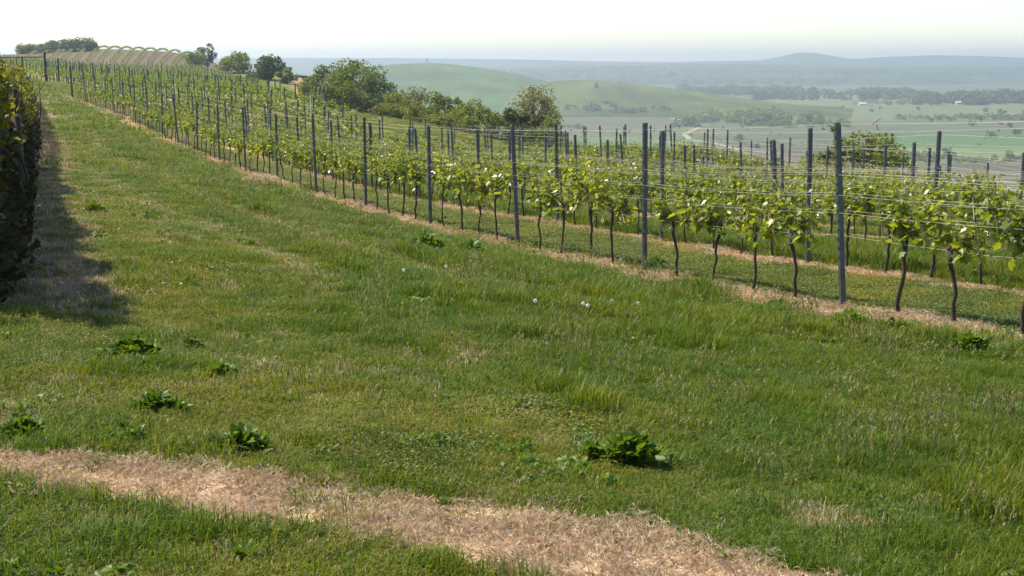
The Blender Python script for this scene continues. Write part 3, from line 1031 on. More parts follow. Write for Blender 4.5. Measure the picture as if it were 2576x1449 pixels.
mb.add([(-3.2, -3.2, 15.5), (3.2, -3.2, 15.5), (3.2, 3.2, 15.5), (-3.2, 3.2, 15.5), (0, 0, 18)], [(3, 2, 1, 0)], [(0, 1, 4), (1, 2, 4), (2, 3, 4), (3, 0, 4)])
mb.build('roof', M['tower'], tw)

# parked van on the crest of the dry track
vx, vy = ray(763, 184)[0] * 312, 312
van = empty('parked_van', (vx, vy, H(vx, vy)), 0.25)
tag(van, 'dark blue vehicle on the crest where the dry track ends', 'van')
mb = MB()
mb.add([(-1.6, -0.8, 0.35), (1.6, -0.8, 0.35), (1.7, -0.8, 0.8), (1.2, -0.75, 1.0), (0.9, -0.7, 1.6), (-1.5, -0.7, 1.65), (-1.65, -0.8, 0.9),
        (-1.6, 0.8, 0.35), (1.6, 0.8, 0.35), (1.7, 0.8, 0.8), (1.2, 0.75, 1.0), (0.9, 0.7, 1.6), (-1.5, 0.7, 1.65), (-1.65, 0.8, 0.9)],
       [(0, 1, 8, 7), (1, 2, 9, 8), (2, 3, 10, 9), (3, 4, 11, 10), (4, 5, 12, 11), (5, 6, 13, 12), (6, 0, 7, 13), (0, 6, 3, 2), (6, 5, 4, 3), (7, 9, 10, 13), (13, 10, 11, 12)],
       [(0, 2, 1), (7, 8, 9)])
mb.build('body', M['carpaint'], van)
for s in (-1, 1):
    mb = MB()
    mb.box((-1.2, s * 0.80 - 0.03, 1.05), (0.8, s * 0.80 + 0.03, 1.45))
    mb.build('window', M['glass'], van)
    for x in (-1.05, 1.05):
        mb = MB()
        mb.tube([(x, s * 0.62, 0.33), (x, s * 0.86, 0.33)], 0.33, 12)
        mb.build('wheel', M['tyre'], van)


# ------------------------------------------------------------------ posts and wires
def post_mesh(seed, h=2.06, wd=0.062, dp=0.040, notch=True):
    """C-section vineyard post with punched hooks along its edges"""
    mb = MB()
    t = 0.006
    prof = [(-wd / 2, dp / 2), (-wd / 2, -dp / 2), (wd / 2, -dp / 2), (wd / 2, dp / 2), (wd / 2 - 0.012, dp / 2), (wd / 2 - 0.012, dp / 2 - t), (wd / 2 - t, dp / 2 - t),
            (wd / 2 - t, -dp / 2 + t), (-wd / 2 + t, -dp / 2 + t), (-wd / 2 + t, dp / 2 - t), (-wd / 2 + 0.012, dp / 2 - t), (-wd / 2 + 0.012, dp / 2)]
    n = len(prof)
    V = [(x, y, z) for z in (-0.4, h) for x, y in prof]
    q = [(i, (i + 1) % n, n + (i + 1) % n, n + i) for i in range(n)]
    mb.add(V, q)
    for z in (0, h):
        pass
    mb.box((-wd / 2 + 0.0005, -dp / 2 + 0.0005, h - 0.012), (wd / 2 - 0.0005, dp / 2 - 0.0005, h - 0.004))
    if notch:
        z = 0.55
        while z < h - 0.02:
            for s in (-1, 1):
                mb.add([(s * wd / 2, -0.008, z), (s * (wd / 2 + 0.009), -0.008, z + 0.012), (s * (wd / 2 + 0.007), -0.008, z + 0.035), (s * wd / 2, -0.008, z + 0.028),
                        (s * wd / 2, 0.008, z), (s * (wd / 2 + 0.009), 0.008, z + 0.012), (s * (wd / 2 + 0.007), 0.008, z + 0.035), (s * wd / 2, 0.008, z + 0.028)],
                       [(0, 1, 2, 3), (7, 6, 5, 4), (0, 4, 5, 1), (1, 5, 6, 2), (2, 6, 7, 3)])
            z += 0.10
    return mb.data('post', M['post'])


POSTS = [post_mesh(0), post_mesh(1, 2.02), post_mesh(2, 2.1)]
POST_FAR = post_mesh(3, 2.05, 0.07, 0.05, False)
mb = MB()
mb.tube([(0, 0, -0.4), (0.01, 0, 1.0), (0, 0.01, 2.12)], [0.075, 0.07, 0.068], 10)
END_POST = mb.data('post', M['wood'])
NROW = 11
ordn = ['first', 'second', 'third', 'fourth', 'fifth', 'sixth', 'seventh', 'eighth', 'ninth', 'tenth', 'eleventh', 'twelfth']
row_posts = {}
far_posts = []
vine_sites = []           # (k, T, slot, postindex)
lean0 = {0: [3.6, 2.0, 2.3, 1.0, 0.2], 1: [3.6, 1.3, 3.8, 0.5]}
WH = (2.0, 1.47, 1.25, 1.06, 0.80)
for k in range(NROW):
    ta, tb = row_range(k)
    p = P1 + DP * k
    off = T0 + (0.52 if k == 1 else 0.0 if k == 0 else [0, 0, 1.45, 1.23, 1.5, 3.7, 1.9, 0.9, 2.6, 4.1, 1.4, 0.2, 3.0, 2.2, 1.0][k])
    i0 = math.ceil((ta - off) / ST)
    Ts = [off + i * ST for i in range(i0, int((tb - off) / ST) + 1)]
    if k == 0:
        Ts[-1] = tb
    row_posts[k] = Ts
    for j, T in enumerate(Ts):
        if k == 0 and j == 0:
            pass
        for s in range(1, 5):
            vine_sites.append((k, T + s * ST / 5 + RNG.normal() * 0.05, s, j))
    if k >= NROW:
        for T in Ts:
            far_posts.append((T, p))
        continue
    # trellis: posts, wires
    x0, y0 = tp(Ts[0], p)
    root = empty('trellis', (float(x0), float(y0), 0))
    tag(root, ('front trellis row of grey posts and wires along the grass track' if k == 0 else
               '%s trellis row of grey posts and wires counting from the grass track' % ordn[k]), 'trellis', 'vineyard trellis rows')
    L = np.array([float(x0), float(y0), 0])
    tops = []
    for j, T in enumerate(Ts):
        if T > 175 and k > 3:
            far_posts.append((T, p))
            continue
        x, y = (float(q) for q in tp(T, p))
        z = H(x, y)
        last = (j == len(Ts) - 1) and k < 3
        jj = j - 1 if k == 0 else j
        ln = lean0.get(k, [])[jj] if 0 <= jj < len(lean0.get(k, [])) else RNG.normal(1.2, 1.5)
        o = link('post', END_POST if last else (POSTS[j % 3] if y < 60 else POST_FAR), root, (x - L[0], y - L[1], z))
        o.rotation_euler = (R(RNG.normal(0, 1.0)), -R(ln), TH + R(RNG.normal(0, 6)))
        tops.append((x, y, z, -math.tan(R(ln))))
    A_ = np.array(tops)
    if k >= 1:
        A_ = A_[A_[:, 1] < 85]
    s = np.linspace(0, len(A_) - 1, (len(A_) - 1) * 4 + 1)
    for wi, wh in enumerate(WH):
        fr_ = s - np.floor(s)
        sag = -0.05 * np.sin(fr_ * math.pi) * (0.5 + RNG.random(len(s)) * 0.6) * (0.4 if wi == 0 else 1)
        xs = np.interp(s, np.arange(len(A_)), A_[:, 0] + A_[:, 3] * wh) - L[0]
        ys = np.interp(s, np.arange(len(A_)), A_[:, 1]) - L[1]
        zs = np.interp(s, np.arange(len(A_)), A_[:, 2]) + wh + sag
        for side in ((0,) if wi in (0, 4) else (-1, 1)):
            oc = side * 0.034
            mb = MB()
            mb.tube(np.stack([xs + oc * EP[0], ys + oc * EP[1], zs + (0.012 * side)], 1), 0.0014 if wi else 0.0023, 4, False)
            mb.build('wire', M['wire'], root)
        if wi == 0 and k < 8:
            mb = MB()
            for _ in range(int(70 if k < 4 else 40)):
                q = RNG.uniform(0, min(len(s) - 1.01, 60))
                a = np.array([np.interp(q, np.arange(len(s)), v_) for v_ in (xs, ys, zs)])
                nn = RNG.integers(3, 6)
                pts = a + np.cumsum(np.concatenate([np.zeros((1, 3)), RNG.normal(0, 0.018, (nn, 3))]), 0)
                mb.tube(pts, 0.004, 4, False)
            mb.build('dry_tendrils', M['tendril'], root)['kind'] = 'stuff'


# ------------------------------------------------------------------ vines
def lobed(c_, a, b, nrm, s):
    """a five-lobed vine leaf as two folded halves round its midrib"""
    ol = [(0, 0.0), (0.34, -0.22), (0.52, 0.10), (0.36, 0.26), (0.46, 0.58), (0.20, 0.62), (0.0, 1.0)]
    V = [c_ + a * (-0.0) + b * (y * s) for y in (0.0, 1.0)]
    Vr = [c_ + a * (x * s) + b * (y * s) + nrm * (abs(x) * s * 0.35) for x, y in ol]
    Vl = [c_ - a * (x * s) + b * (y * s) + nrm * (abs(x) * s * 0.35) for x, y in ol]
    return Vr, Vl


def vine_leaves(seed, near=True, name='leaves'):
    rng = np.random.default_rng(seed)
    V, F7, k = [], [], 0
    canes = MB()
    nsh = rng.integers(14, 20)
    pos_ = []
    for i in range(nsh):
        u0 = rng.uniform(-0.50, 0.50)
        L_ = rng.uniform(0.20, 0.62) * (1.0 if near else 0.72) * (1.12 - abs(u0) * 0.5)
        z0 = 0.80 + rng.normal() * 0.05
        dx, dy = rng.normal() * 0.30, rng.normal() * 0.22
        pts = np.array([(u0 + dx * t * L_, dy * t * L_, z0 + t * L_ * (1 - 0.1 * t)) for t in (0, 0.35, 0.7, 1.0)])
        if near:
            canes.tube(pts, [0.006, 0.005, 0.004, 0.002], 4, False)
        nl = rng.integers(9, 15) if near else rng.integers(3, 5)
        for j in range(nl):
            t = (j + rng.uniform(0, 1)) / nl
            q = np.array([np.interp(t, (0, 0.35, 0.7, 1.0), pts[:, m]) for m in range(3)])
            sz = (0.066 * (1 - t) + 0.044) * rng.uniform(0.65, 1.3) * (1.0 if near else 1.5)
            pos_.append((q, sz))
    for i in range(5 if near else 2):
        pos_.append((np.array([rng.uniform(-0.3, 0.3), rng.normal() * 0.06, rng.uniform(0.62, 0.85)]), rng.uniform(0.07, 0.12)))
    quads = []
    for q, sz in pos_:
        an = rng.uniform(0, 2 * math.pi)
        tilt = rng.uniform(-0.6, 1.2)
        b = np.array([math.cos(an) * math.cos(tilt), math.sin(an) * math.cos(tilt), -math.sin(tilt) * 0.9])
        b /= np.linalg.norm(b)
        up = np.array([0, 0, 1.0]) + rng.normal(size=3) * 0.8
        nrm = up - b * (up @ b)
        nrm /= np.linalg.norm(nrm)
        a = np.cross(b, nrm)
        c0 = q + b * 0.03
        if near:
            Vr, Vl = lobed(c0, a, b, nrm, sz)
            V += Vr + Vl[1:-1]
            F7.append((k, k + 1, k + 2, k + 3, k + 4, k + 5, k + 6))
            F7.append((k, k + 6, k + 11, k + 10, k + 9, k + 8, k + 7))
            k += 12
        else:
            V += [c0, c0 + a * sz * 0.5 + b * sz * 0.4 + nrm * sz * 0.1, c0 + b * sz, c0 - a * sz * 0.5 + b * sz * 0.4 + nrm * sz * 0.1]
            F7.append((k, k + 1, k + 2, k + 3))
            k += 4
    return meshdata(name, np.array(V), np.array(F7), M['vine'] if near else M['vine_far']), canes


def vine_trunk(seed, near=True):
    rng = np.random.default_rng(seed)
    mb = MB()
    n = 9 if near else 4
    zz = np.linspace(-0.1, 0.76, n)
    wx = np.cumsum(rng.normal(0, 0.015 if near else 0.015, n))
    wy = np.cumsum(rng.normal(0, 0.016, n))
    wx -= wx[1]
    wy -= wy[1]
    wx += (zz) * rng.normal(0, 0.06)
    rr = 0.0145 * (1 + 0.25 * rng.random(n)) * np.interp(zz, [-0.1, 0.05, 0.5, 0.76], [1.5, 1.05, 0.95, 1.5]) * rng.uniform(0.8, 1.3)
    pts = np.stack([wx, wy, zz], 1)
    mb.tube(pts, rr, 7 if near else 5)
    e = pts[-1]
    if near:
        for s in (-1, 1):
            if rng.random() < 0.75:
                mb.tube([e, e + [s * 0.10, 0, 0.05], e + [s * 0.22, rng.normal() * 0.02, 0.07], e + [s * rng.uniform(0.3, 0.45), 0, 0.05]], [0.016, 0.013, 0.010, 0.007], 6)
        mb.tube([e, e + [rng.normal() * 0.03, 0, 0.06]], [0.026, 0.022], 7)
    return mb.data('trunk', M['vinebark'], True)


NV = 14
VL, VC, VT = [], [], []
for i in range(NV):
    lm, cn = vine_leaves(300 + i)
    rng = np.random.default_rng(900 + i)
    if rng.random() < 0.45:       # a cut pale cane
        s = rng.choice([-1, 1])
        cn.tube([(0, 0, 0.78), (s * 0.2, 0.02, 0.84), (s * rng.uniform(0.3, 0.5), rng.normal() * 0.08, 0.78 + rng.normal() * 0.15)], [0.010, 0.008, 0.006], 5)
    VL.append(lm)
    VC.append(cn.data('canes', M['cane']))
    VT.append(vine_trunk(500 + i))

sites = []
for k, T, s, j in vine_sites:
    p = P1 + DP * k
    x, y = (float(q) for q in tp(T, p))
    if y < 6 or (k == 0 and T > T0 + 91.4):
        continue
    sites.append((math.hypot(x, y), k, T, s, j, x, y))
sites.sort()
inview = []
for st_ in sites:
    du, dv = proj(st_[5], st_[6], H(st_[5], st_[6]) + 1.0)
    if -40 < du < 2640:
        inview.append(st_)
cnt = ['first', 'second', 'third', 'fourth']
for n_i, (d_, k, T, s, j, x, y) in enumerate(inview[:300]):
    if k == 0 and j == 2 and s == 1 and False:
        continue
    root = empty('grapevine', (x, y, H(x, y)), TH + math.pi / 2 + (math.pi if RNG.random() < 0.5 else 0) + RNG.normal() * 0.1)
    v = int(RNG.integers(NV))
    sc_ = RNG.uniform(0.9, 1.15)
    root.scale = (1, 1, sc_)
    jj = j if k == 0 else j + 1
    fromright = cnt[s - 1]
    if k == 0 and j == 0:
        lab = 'grapevine right of the nearest post in the front row, %s from that post' % cnt[4 - s]
    else:
        lab = 'grapevine in the %s row, %s vine left of its %s post from the right' % ('front' if k == 0 else ordn[k], fromright, (ords[jj - 1] if jj <= 25 else 'far'))
    if not (k < 3 and d_ < 45):
        lab = 'grapevine of the %s trellis row, seen among its leafy crowded neighbours' % ('front' if k == 0 else ordn[k])
    tag(root, lab, 'grapevine', 'grapevines of the %s row' % ordn[k])
    link('trunk', VT[int(RNG.integers(NV))], root)
    link('canes', VC[v], root)
    link('leaves', VL[v], root)


# ------------------------------------------------------------------ scattering with geometry nodes
def scatter(name, protos, pts, idx, rot, scl, label, cat, kind='stuff'):
    pc = bpy.data.collections.new('kinds_of_' + name)
    for i, (nm, me_) in enumerate(protos):
        o = bpy.data.objects.new('%s_kind_%02d' % (nm, i), me_)
        pc.objects.link(o)
    me_ = bpy.data.meshes.new(name)
    pts = np.asarray(pts, np.float32)
    me_.vertices.add(len(pts))
    me_.vertices.foreach_set('co', pts.ravel())
    a = me_.attributes.new('idx', 'INT', 'POINT')
    a.data.foreach_set('value', np.asarray(idx, np.int32))
    a = me_.attributes.new('rot', 'FLOAT_VECTOR', 'POINT')
    a.data.foreach_set('vector', np.asarray(rot, np.float32).ravel())
    a = me_.attributes.new('scl', 'FLOAT_VECTOR', 'POINT')
    a.data.foreach_set('vector', np.asarray(scl, np.float32).ravel())
    ng = bpy.data.node_groups.new('scatter_' + name, 'GeometryNodeTree')
    ng.interface.new_socket('Geometry', in_out='INPUT', socket_type='NodeSocketGeometry')
    ng.interface.new_socket('Geometry', in_out='OUTPUT', socket_type='NodeSocketGeometry')
    gi = ng.nodes.new('NodeGroupInput')
    go = ng.nodes.new('NodeGroupOutput')
    ip = ng.nodes.new('GeometryNodeInstanceOnPoints')
    ci = ng.nodes.new('GeometryNodeCollectionInfo')
    ci.inputs['Collection'].default_value = pc
    ci.inputs['Separate Children'].default_value = True
    ci.inputs['Reset Children'].default_value = True

    def na(nm, dt):
        n = ng.nodes.new('GeometryNodeInputNamedAttribute')
        n.data_type = dt
        n.inputs['Name'].default_value = nm
        return n.outputs['Attribute']
    L_ = ng.links.new
    L_(gi.outputs[0], ip.inputs['Points'])
    L_(ci.outputs[0], ip.inputs['Instance'])
    ip.inputs['Pick Instance'].default_value = True
    L_(na('idx', 'INT'), ip.inputs['Instance Index'])
    L_(na('rot', 'FLOAT_VECTOR'), ip.inputs['Rotation'])
    L_(na('scl', 'FLOAT_VECTOR'), ip.inputs['Scale'])
    L_(ip.outputs[0], go.inputs[0])
    o = link(name, me_)
    md = o.modifiers.new('scatter', 'NODES')
    md.node_group = ng
    tag(o, label, cat, None, kind)
    return o


# the remaining vines, too many to count
def far_vine(seed):
    lm, _ = vine_leaves(seed, False)
    return lm


FV = [('leaves', far_vine(700 + i)) for i in range(8)]
FTk = [('trunk', vine_trunk(800 + i, False)) for i in range(5)]
rest = inview[300:]
fp, fi, fr2, fs = [], [], [], []
tpnt, ti, tr_, tsc = [], [], [], []
xs = np.array([q[5] for q in rest])
ys = np.array([q[6] for q in rest])
zs = H(xs, ys)
for x, y, z in zip(xs, ys, zs):
    if y > 330:
        continue
    fp.append((x, y, z)); fi.append(RNG.integers(8)); fr2.append((0, 0, TH + math.pi / 2 + RNG.choice([0, math.pi]))); fs.append((RNG.uniform(0.95, 1.2), 1.1, RNG.uniform(0.9, 1.15)))
    if y < 130:
        tpnt.append((x, y, z)); ti.append(RNG.integers(5)); tr_.append((0, 0, RNG.uniform(0, 6.28))); tsc.append((1.1, 1.1, 1.0))
scatter('grapevine_leaves', FV, fp, fi, fr2, fs, 'young leaves of the countless vines farther down the rows', 'vines')
scatter('grapevine_trunks', FTk, tpnt, ti, tr_, tsc, 'dark trunks of the countless vines farther down the rows', 'vine trunks')

# upper vineyard on the left slope, rows of the far hill
fp, fi, fr2, fs, pp_ = [], [], [], [], []
for k in range(-9, 18):
    p = P1 + DP * k
    ta = 76.0 if k >= 4 else 152.0 + 3 * k
    if k <= 0:
        ta = 142 + (0 - k) * 2.5
    for T in np.arange(ta, 420, 1.5):
        x, y = (float(q) for q in tp(T, p))
        if p > last_p(T) + 0.5 or x / y < -0.42 or y > 332:
            continue
        fp.append((x, y)); fr2.append((0, 0, TH + math.pi / 2)); fs.append((1.9, 1.8, RNG.uniform(1.0, 1.35)))
    for T in np.arange(ta, 420, ST * 1.5):
        x, y = (float(q) for q in tp(T, p))
        if p > last_p(T) + 0.5 or x / y < -0.42 or y > 330:
            continue
        pp_.append((x, y))
hp_, hfr = [], []
for i in range(24):
    duf, dut = 60 + i * 31, 118 + i * 30.5
    for t in np.linspace(0, 1, 60):
        Y = 425 + t * 135
        du = duf + (dut - duf) * t
        if du > 500 or du < 0 or (du < 60 + 0):
            continue
        fp.append((ray(du, 140)[0] * Y, Y)); fr2.append((0, 0, 1.45)); fs.append((2.2, 2.0, RNG.uniform(1.0, 1.3)))
    Y = 560
    for t in (0.90, 1.0):
        Y = 425 + t * 135
        du = duf + (dut - duf) * t
        if 180 < du < 490:
            hp_.append((ray(du, 140)[0] * Y, Y))
fp = np.array(fp)
fz = H(fp[:, 0], fp[:, 1])
fp = np.column_stack([fp, fz])
scatter('upper_vineyard', FV, fp, RNG.integers(0, 8, len(fp)), fr2, fs, 'rows of small vines covering the upper left slope and hill', 'vineyard')
pp_ = np.array(pp_ + hp_ + [tuple(float(v_) for v_ in tp(T, p)) for T, p in far_posts])
pz = H(pp_[:, 0], pp_[:, 1])
n = len(pp_)
scatter('vineyard_posts', [('post', POST_FAR)], np.column_stack([pp_, pz]), np.zeros(n), np.column_stack([RNG.normal(0, 0.04, n), RNG.normal(-0.02, 0.04, n), np.full(n, TH)]),
        np.column_stack([np.full(n, 1.4), np.full(n, 1.4), RNG.uniform(0.85, 1.05, n)]), 'many small grey posts of the upper vineyard', 'posts')

# row-end posts leaning beside the dry track
for i, (du, dvb, dvt, lab) in enumerate(((787, 262, 228, 'leftmost of the leaning weathered row-end posts by the dry track'), (797, 264, 230, 'second leaning weathered row-end post by the dry track'),
                                         (806, 266, 232, 'third leaning weathered row-end post by the dry track'), (816, 268, 236, 'rightmost leaning weathered row-end post by the dry track'))):
    x, y = ray(du, 262)[0] * 155, 155.0 - i * 3
    x = ray(du, 262)[0] * y
    mb = MB()
    mb.tube([(0, 0, -0.3), (0.18, 0, 1.0), (0.42, 0, 2.1)], [0.09, 0.085, 0.08], 8)
    mb.tube([(0.9, 0, -0.2), (0.42, 0, 1.7)], [0.05, 0.045], 6)
    o = mb.build('row_end_post', M['wood'])
    o.location = (x, y, H(x, y))
    tag(o, lab, 'post', 'row end posts by the dry track')

# brace beside the end of the second row
x, y = (float(q) for q in tp(131.5, P1 + DP))
br = empty('end_brace', (x - 0.1, y + 0.3, H(x, y)), TH)
tag(br, 'timber end frame with crossbar where the track meets the next rows', 'post frame')
for dx, hh in ((0.0, 2.6), (-1.9, 2.2)):
    mb = MB()
    mb.tube([(dx, 0, -0.3), (dx, 0, hh)], 0.10 if dx == 0 else 0.07, 8)
    mb.build('post', M['wood'], br)
mb = MB()
mb.tube([(0, 0, 2.15), (-3.9, 0.4, 2.1)], 0.045, 6)
mb.build('crossbar', M['wood'], br)
mb = MB()
mb.tube([(-3.9, 0.4, -0.3), (-3.9, 0.4, 2.3)], 0.07, 8)
mb.build('post', M['wood'], br)

# white tag on a post far up the front row, and a white stake
x, y = (float(q) for q in tp(T0 + 76, P1 + 0.05))
mb = MB()
V = [(-0.09, -0.05, 1.35), (0.09, -0.05, 1.32), (0.07, -0.02, 1.70), (-0.06, -0.02, 1.72), (-0.09, 0.05, 1.35), (0.09, 0.05, 1.32), (0.07, 0.02, 1.70), (-0.06, 0.02, 1.72)]
mb.add(V, [(0, 1, 2, 3), (7, 6, 5, 4), (0, 4, 5, 1), (1, 5, 6, 2), (2, 6, 7, 3), (3, 7, 4, 0)])
o = mb.build('plastic_bag', M['white'])
o.location = (x, y, H(x, y))
tag(o, 'small white bag tied to a wire far up the front row', 'bag')
x = ray(780, 240)[0] * 92
mb = MB()
mb.tube([(0, 0, -0.3), (0.02, 0, 2.3)], [0.03, 0.028], 8)
o = mb.build('stake', M['white'])
o.location = (x, 92, H(x, 92))
tag(o, 'single whitish stake among the grey posts', 'stake')

# ------------------------------------------------------------------ hedge at the left edge
HX = [(-3.62, 10.0), (-3.95, 10.9), (-4.4, 12.2), (-5.35, 15.0), (-6.3, 18.0), (-7.65, 21.7), (-10.4, 30), (-14.2, 42), (-19.7, 58), (-28.7, 84)]
HXa = np.array(HX)
rng = np.random.default_rng(5)
hedge = empty('hedge', (-6.6, 13.0, H(-6.6, 13.0)))
tag(hedge, 'tall dark overgrown hedge with yellowish top along the left edge', 'hedge')
HL = np.array(hedge.location)
seg = np.concatenate([[0], np.cumsum(np.hypot(*np.diff(HXa, axis=0).T))])


def hedge_pt(s):
    return np.interp(s, seg, HXa[:, 0]), np.interp(s, seg, HXa[:, 1])


def hedge_h(s):
    return 1.90 + 0.42 * np.exp(-((s - 4.2) / 0.9) ** 2) + 0.42 * np.exp(-((s - 1.4) / 1.0) ** 2) + 0.38 * np.exp(-((s - 17.5) / 1.6) ** 2) + 0.3 * np.exp(-((s - 9.0) / 0.8) ** 2) + 0.13 * np.sin(s * 3.1 + 1) + 0.08 * np.sin(s * 7.7)


def hedge_leaves(n, zlo, zhi, size, s0, s1, wid, seed, power=1.0):
    g = np.random.default_rng(seed)
    s = s0 + (s1 - s0) * g.random(n) ** power
    hh = hedge_h(s)
    f = zlo + (zhi - zlo) * g.random(n)
    # rounded section, fuller in clumps
    half = wid * (0.75 + 0.35 * vnoise(s, f * 3, 0.45, 3)) * np.sqrt(np.clip(1.05 - (np.maximum(f - 0.45, 0) / 0.62) ** 2, 0.03, 1)) * np.where(f < 0.3, 1.12, 1.0)
    side = g.choice([-1, 1], n, p=[0.35, 0.65])
    off = side * half * g.uniform(0.6, 1.06, n)
    x, y = hedge_pt(s)
    x = x + off - 0.75 * (wid / 0.75) + g.normal(0, 0.03, n)
    z = H(x, y) + f * hh + g.normal(0, 0.05, n)
    ok = vnoise(s, f * 2.2 + side * 3, 0.22, 9) > 0.22
    P = np.stack([x, y, z], 1)[ok]
    V_, F_ = leafquads(P, size, g, 0.2, 0.8)
    return V_ - HL, F_


V_, F_ = hedge_leaves(30000, 0.50, 1.03, 0.085, 0, 24, 0.75, 1, 1.0)
V2, F2 = hedge_leaves(14000, 0.4, 1.04, 0.13, 20, seg[-1], 0.8, 2)
link('foliage', meshdata('foliage', np.concatenate([V_, V2]), np.concatenate([F_, F2 + len(V_)]), M['hedge']), hedge)
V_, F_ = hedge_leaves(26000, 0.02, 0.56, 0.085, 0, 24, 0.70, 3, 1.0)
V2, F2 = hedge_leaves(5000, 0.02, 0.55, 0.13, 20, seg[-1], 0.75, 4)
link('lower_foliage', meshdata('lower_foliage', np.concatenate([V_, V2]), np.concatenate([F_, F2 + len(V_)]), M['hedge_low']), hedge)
# dense twiggy stems
mb = MB()
for s in np.arange(0.2, seg[-1], 0.14):
    for q in range(3):
        x, y = hedge_pt(s)
        x = x - 0.75 + rng.normal(0, 0.25)
        y = y + rng.normal(0, 0.1)
        z = H(x, y)
        hh = hedge_h(s) * rng.uniform(0.6, 0.95)
        mb.tube([(x - HL[0], y - HL[1], z - 0.1 - HL[2]), (x + rng.normal(0, 0.1) - HL[0], y + rng.normal(0, 0.15) - HL[1], z + hh * 0.5 - HL[2]),
                 (x + rng.normal(0, 0.25) - HL[0], y + rng.normal(0, 0.3) - HL[1], z + hh - HL[2])], [0.03, 0.02, 0.008], 4, False)
mb.build('stems', M['vinebark'], hedge)
s = np.linspace(0.3, seg[-1], 220)  # dark lumpy hull added inside the foliage to block light
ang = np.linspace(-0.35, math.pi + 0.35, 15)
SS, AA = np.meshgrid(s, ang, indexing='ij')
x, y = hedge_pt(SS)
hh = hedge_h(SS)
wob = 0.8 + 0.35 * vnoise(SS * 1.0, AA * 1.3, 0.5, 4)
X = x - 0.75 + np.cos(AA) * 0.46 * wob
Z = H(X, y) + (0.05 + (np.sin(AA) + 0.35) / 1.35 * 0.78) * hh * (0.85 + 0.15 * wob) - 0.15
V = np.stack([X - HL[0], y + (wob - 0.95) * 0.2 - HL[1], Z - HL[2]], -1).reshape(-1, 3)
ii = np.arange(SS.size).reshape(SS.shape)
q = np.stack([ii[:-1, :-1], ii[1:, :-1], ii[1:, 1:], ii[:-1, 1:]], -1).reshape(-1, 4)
link('shade_hull', meshdata('shade_hull', V, q, barkmat('shade_hull', (0.006, 0.006, 0.004), (0.022, 0.018, 0.012), 60), True), hedge)
# wooden post standing in the hedge
for du, dvb, dvt, Y, lab in ((50, 470, 290, 15.6, 'short weathered wooden post standing in the dark hedge'), (46, 420, 222, 19.3, 'taller wooden post in the hedge behind the short one')):
    x = ray(du, dvb)[0] * Y
    zb = H(x, Y)
    zt = ray(du, dvt)[2] * Y
    mb = MB()
    mb.tube([(0, 0, -0.2), (0.01, 0, (zt - zb) * 0.6), (0, 0, zt - zb)], [0.06, 0.055, 0.05], 10)
    o = mb.build('wooden_post', M['wood'], None, True)
    o.location = (x, Y, zb)
    tag(o, lab, 'post', 'wooden posts in the hedge')

# ------------------------------------------------------------------ grass
def blades(seed, n, h, rad_, width, mat, name, lean=0.5, flat=False, heads=0.0):
    g = np.random.default_rng(seed)
    V, q, t, k = [], [], [], 0
    for i in range(n):
        an, rr = g.uniform(0, 2 * math.pi), rad_ * math.sqrt(g.random())
        bx, by = rr * math.cos(an), rr * math.sin(an)
        hh = h * g.uniform(0.45, 1.25)
        la = g.uniform(0, 2 * math.pi)
        lx, ly = math.cos(la), math.sin(la)
        ln = hh * g.uniform(0.1, 1.0) * lean
        px, py = -ly, lx
        wdt = width * g.uniform(0.6, 1.3)
        if flat:
            L = h * g.uniform(0.5, 1.6)
            z = g.uniform(0.003, 0.03)
            cv = g.normal() * 0.35 * L
            zt = z + g.uniform(-0.01, 0.03)
            V += [(bx - px * wdt / 2, by - py * wdt / 2, z), (bx + px * wdt / 2, by + py * wdt / 2, z),
                  (bx + lx * L / 2 + px * (cv * .3 - wdt / 2), by + ly * L / 2 + py * (cv * .3 - wdt / 2), z + g.uniform(0, 0.02)),
                  (bx + lx * L / 2 + px * (cv * .3 + wdt / 2), by + ly * L / 2 + py * (cv * .3 + wdt / 2), z + g.uniform(0, 0.02)),
                  (bx + lx * L + px * cv, by + ly * L + py * cv, zt)]
        else:
            V += [(bx - px * wdt / 2, by - py * wdt / 2, -0.01), (bx + px * wdt / 2, by + py * wdt / 2, -0.01),
                  (bx + lx * ln * .35 - px * wdt * .4, by + ly * ln * .35 - py * wdt * .4, hh * .55), (bx + lx * ln * .35 + px * wdt * .4, by + ly * ln * .35 + py * wdt * .4, hh * .55),
                  (bx + lx * ln, by + ly * ln, hh * max(0.12, 1 - 0.35 * (ln / hh) ** 1.5))]
        q.append((k, k + 1, k + 3, k + 2))
        t.append((k + 2, k + 3, k + 4))
        k += 5
    return meshdata(name, np.array(V), [np.array(q), np.array(t)], mat)


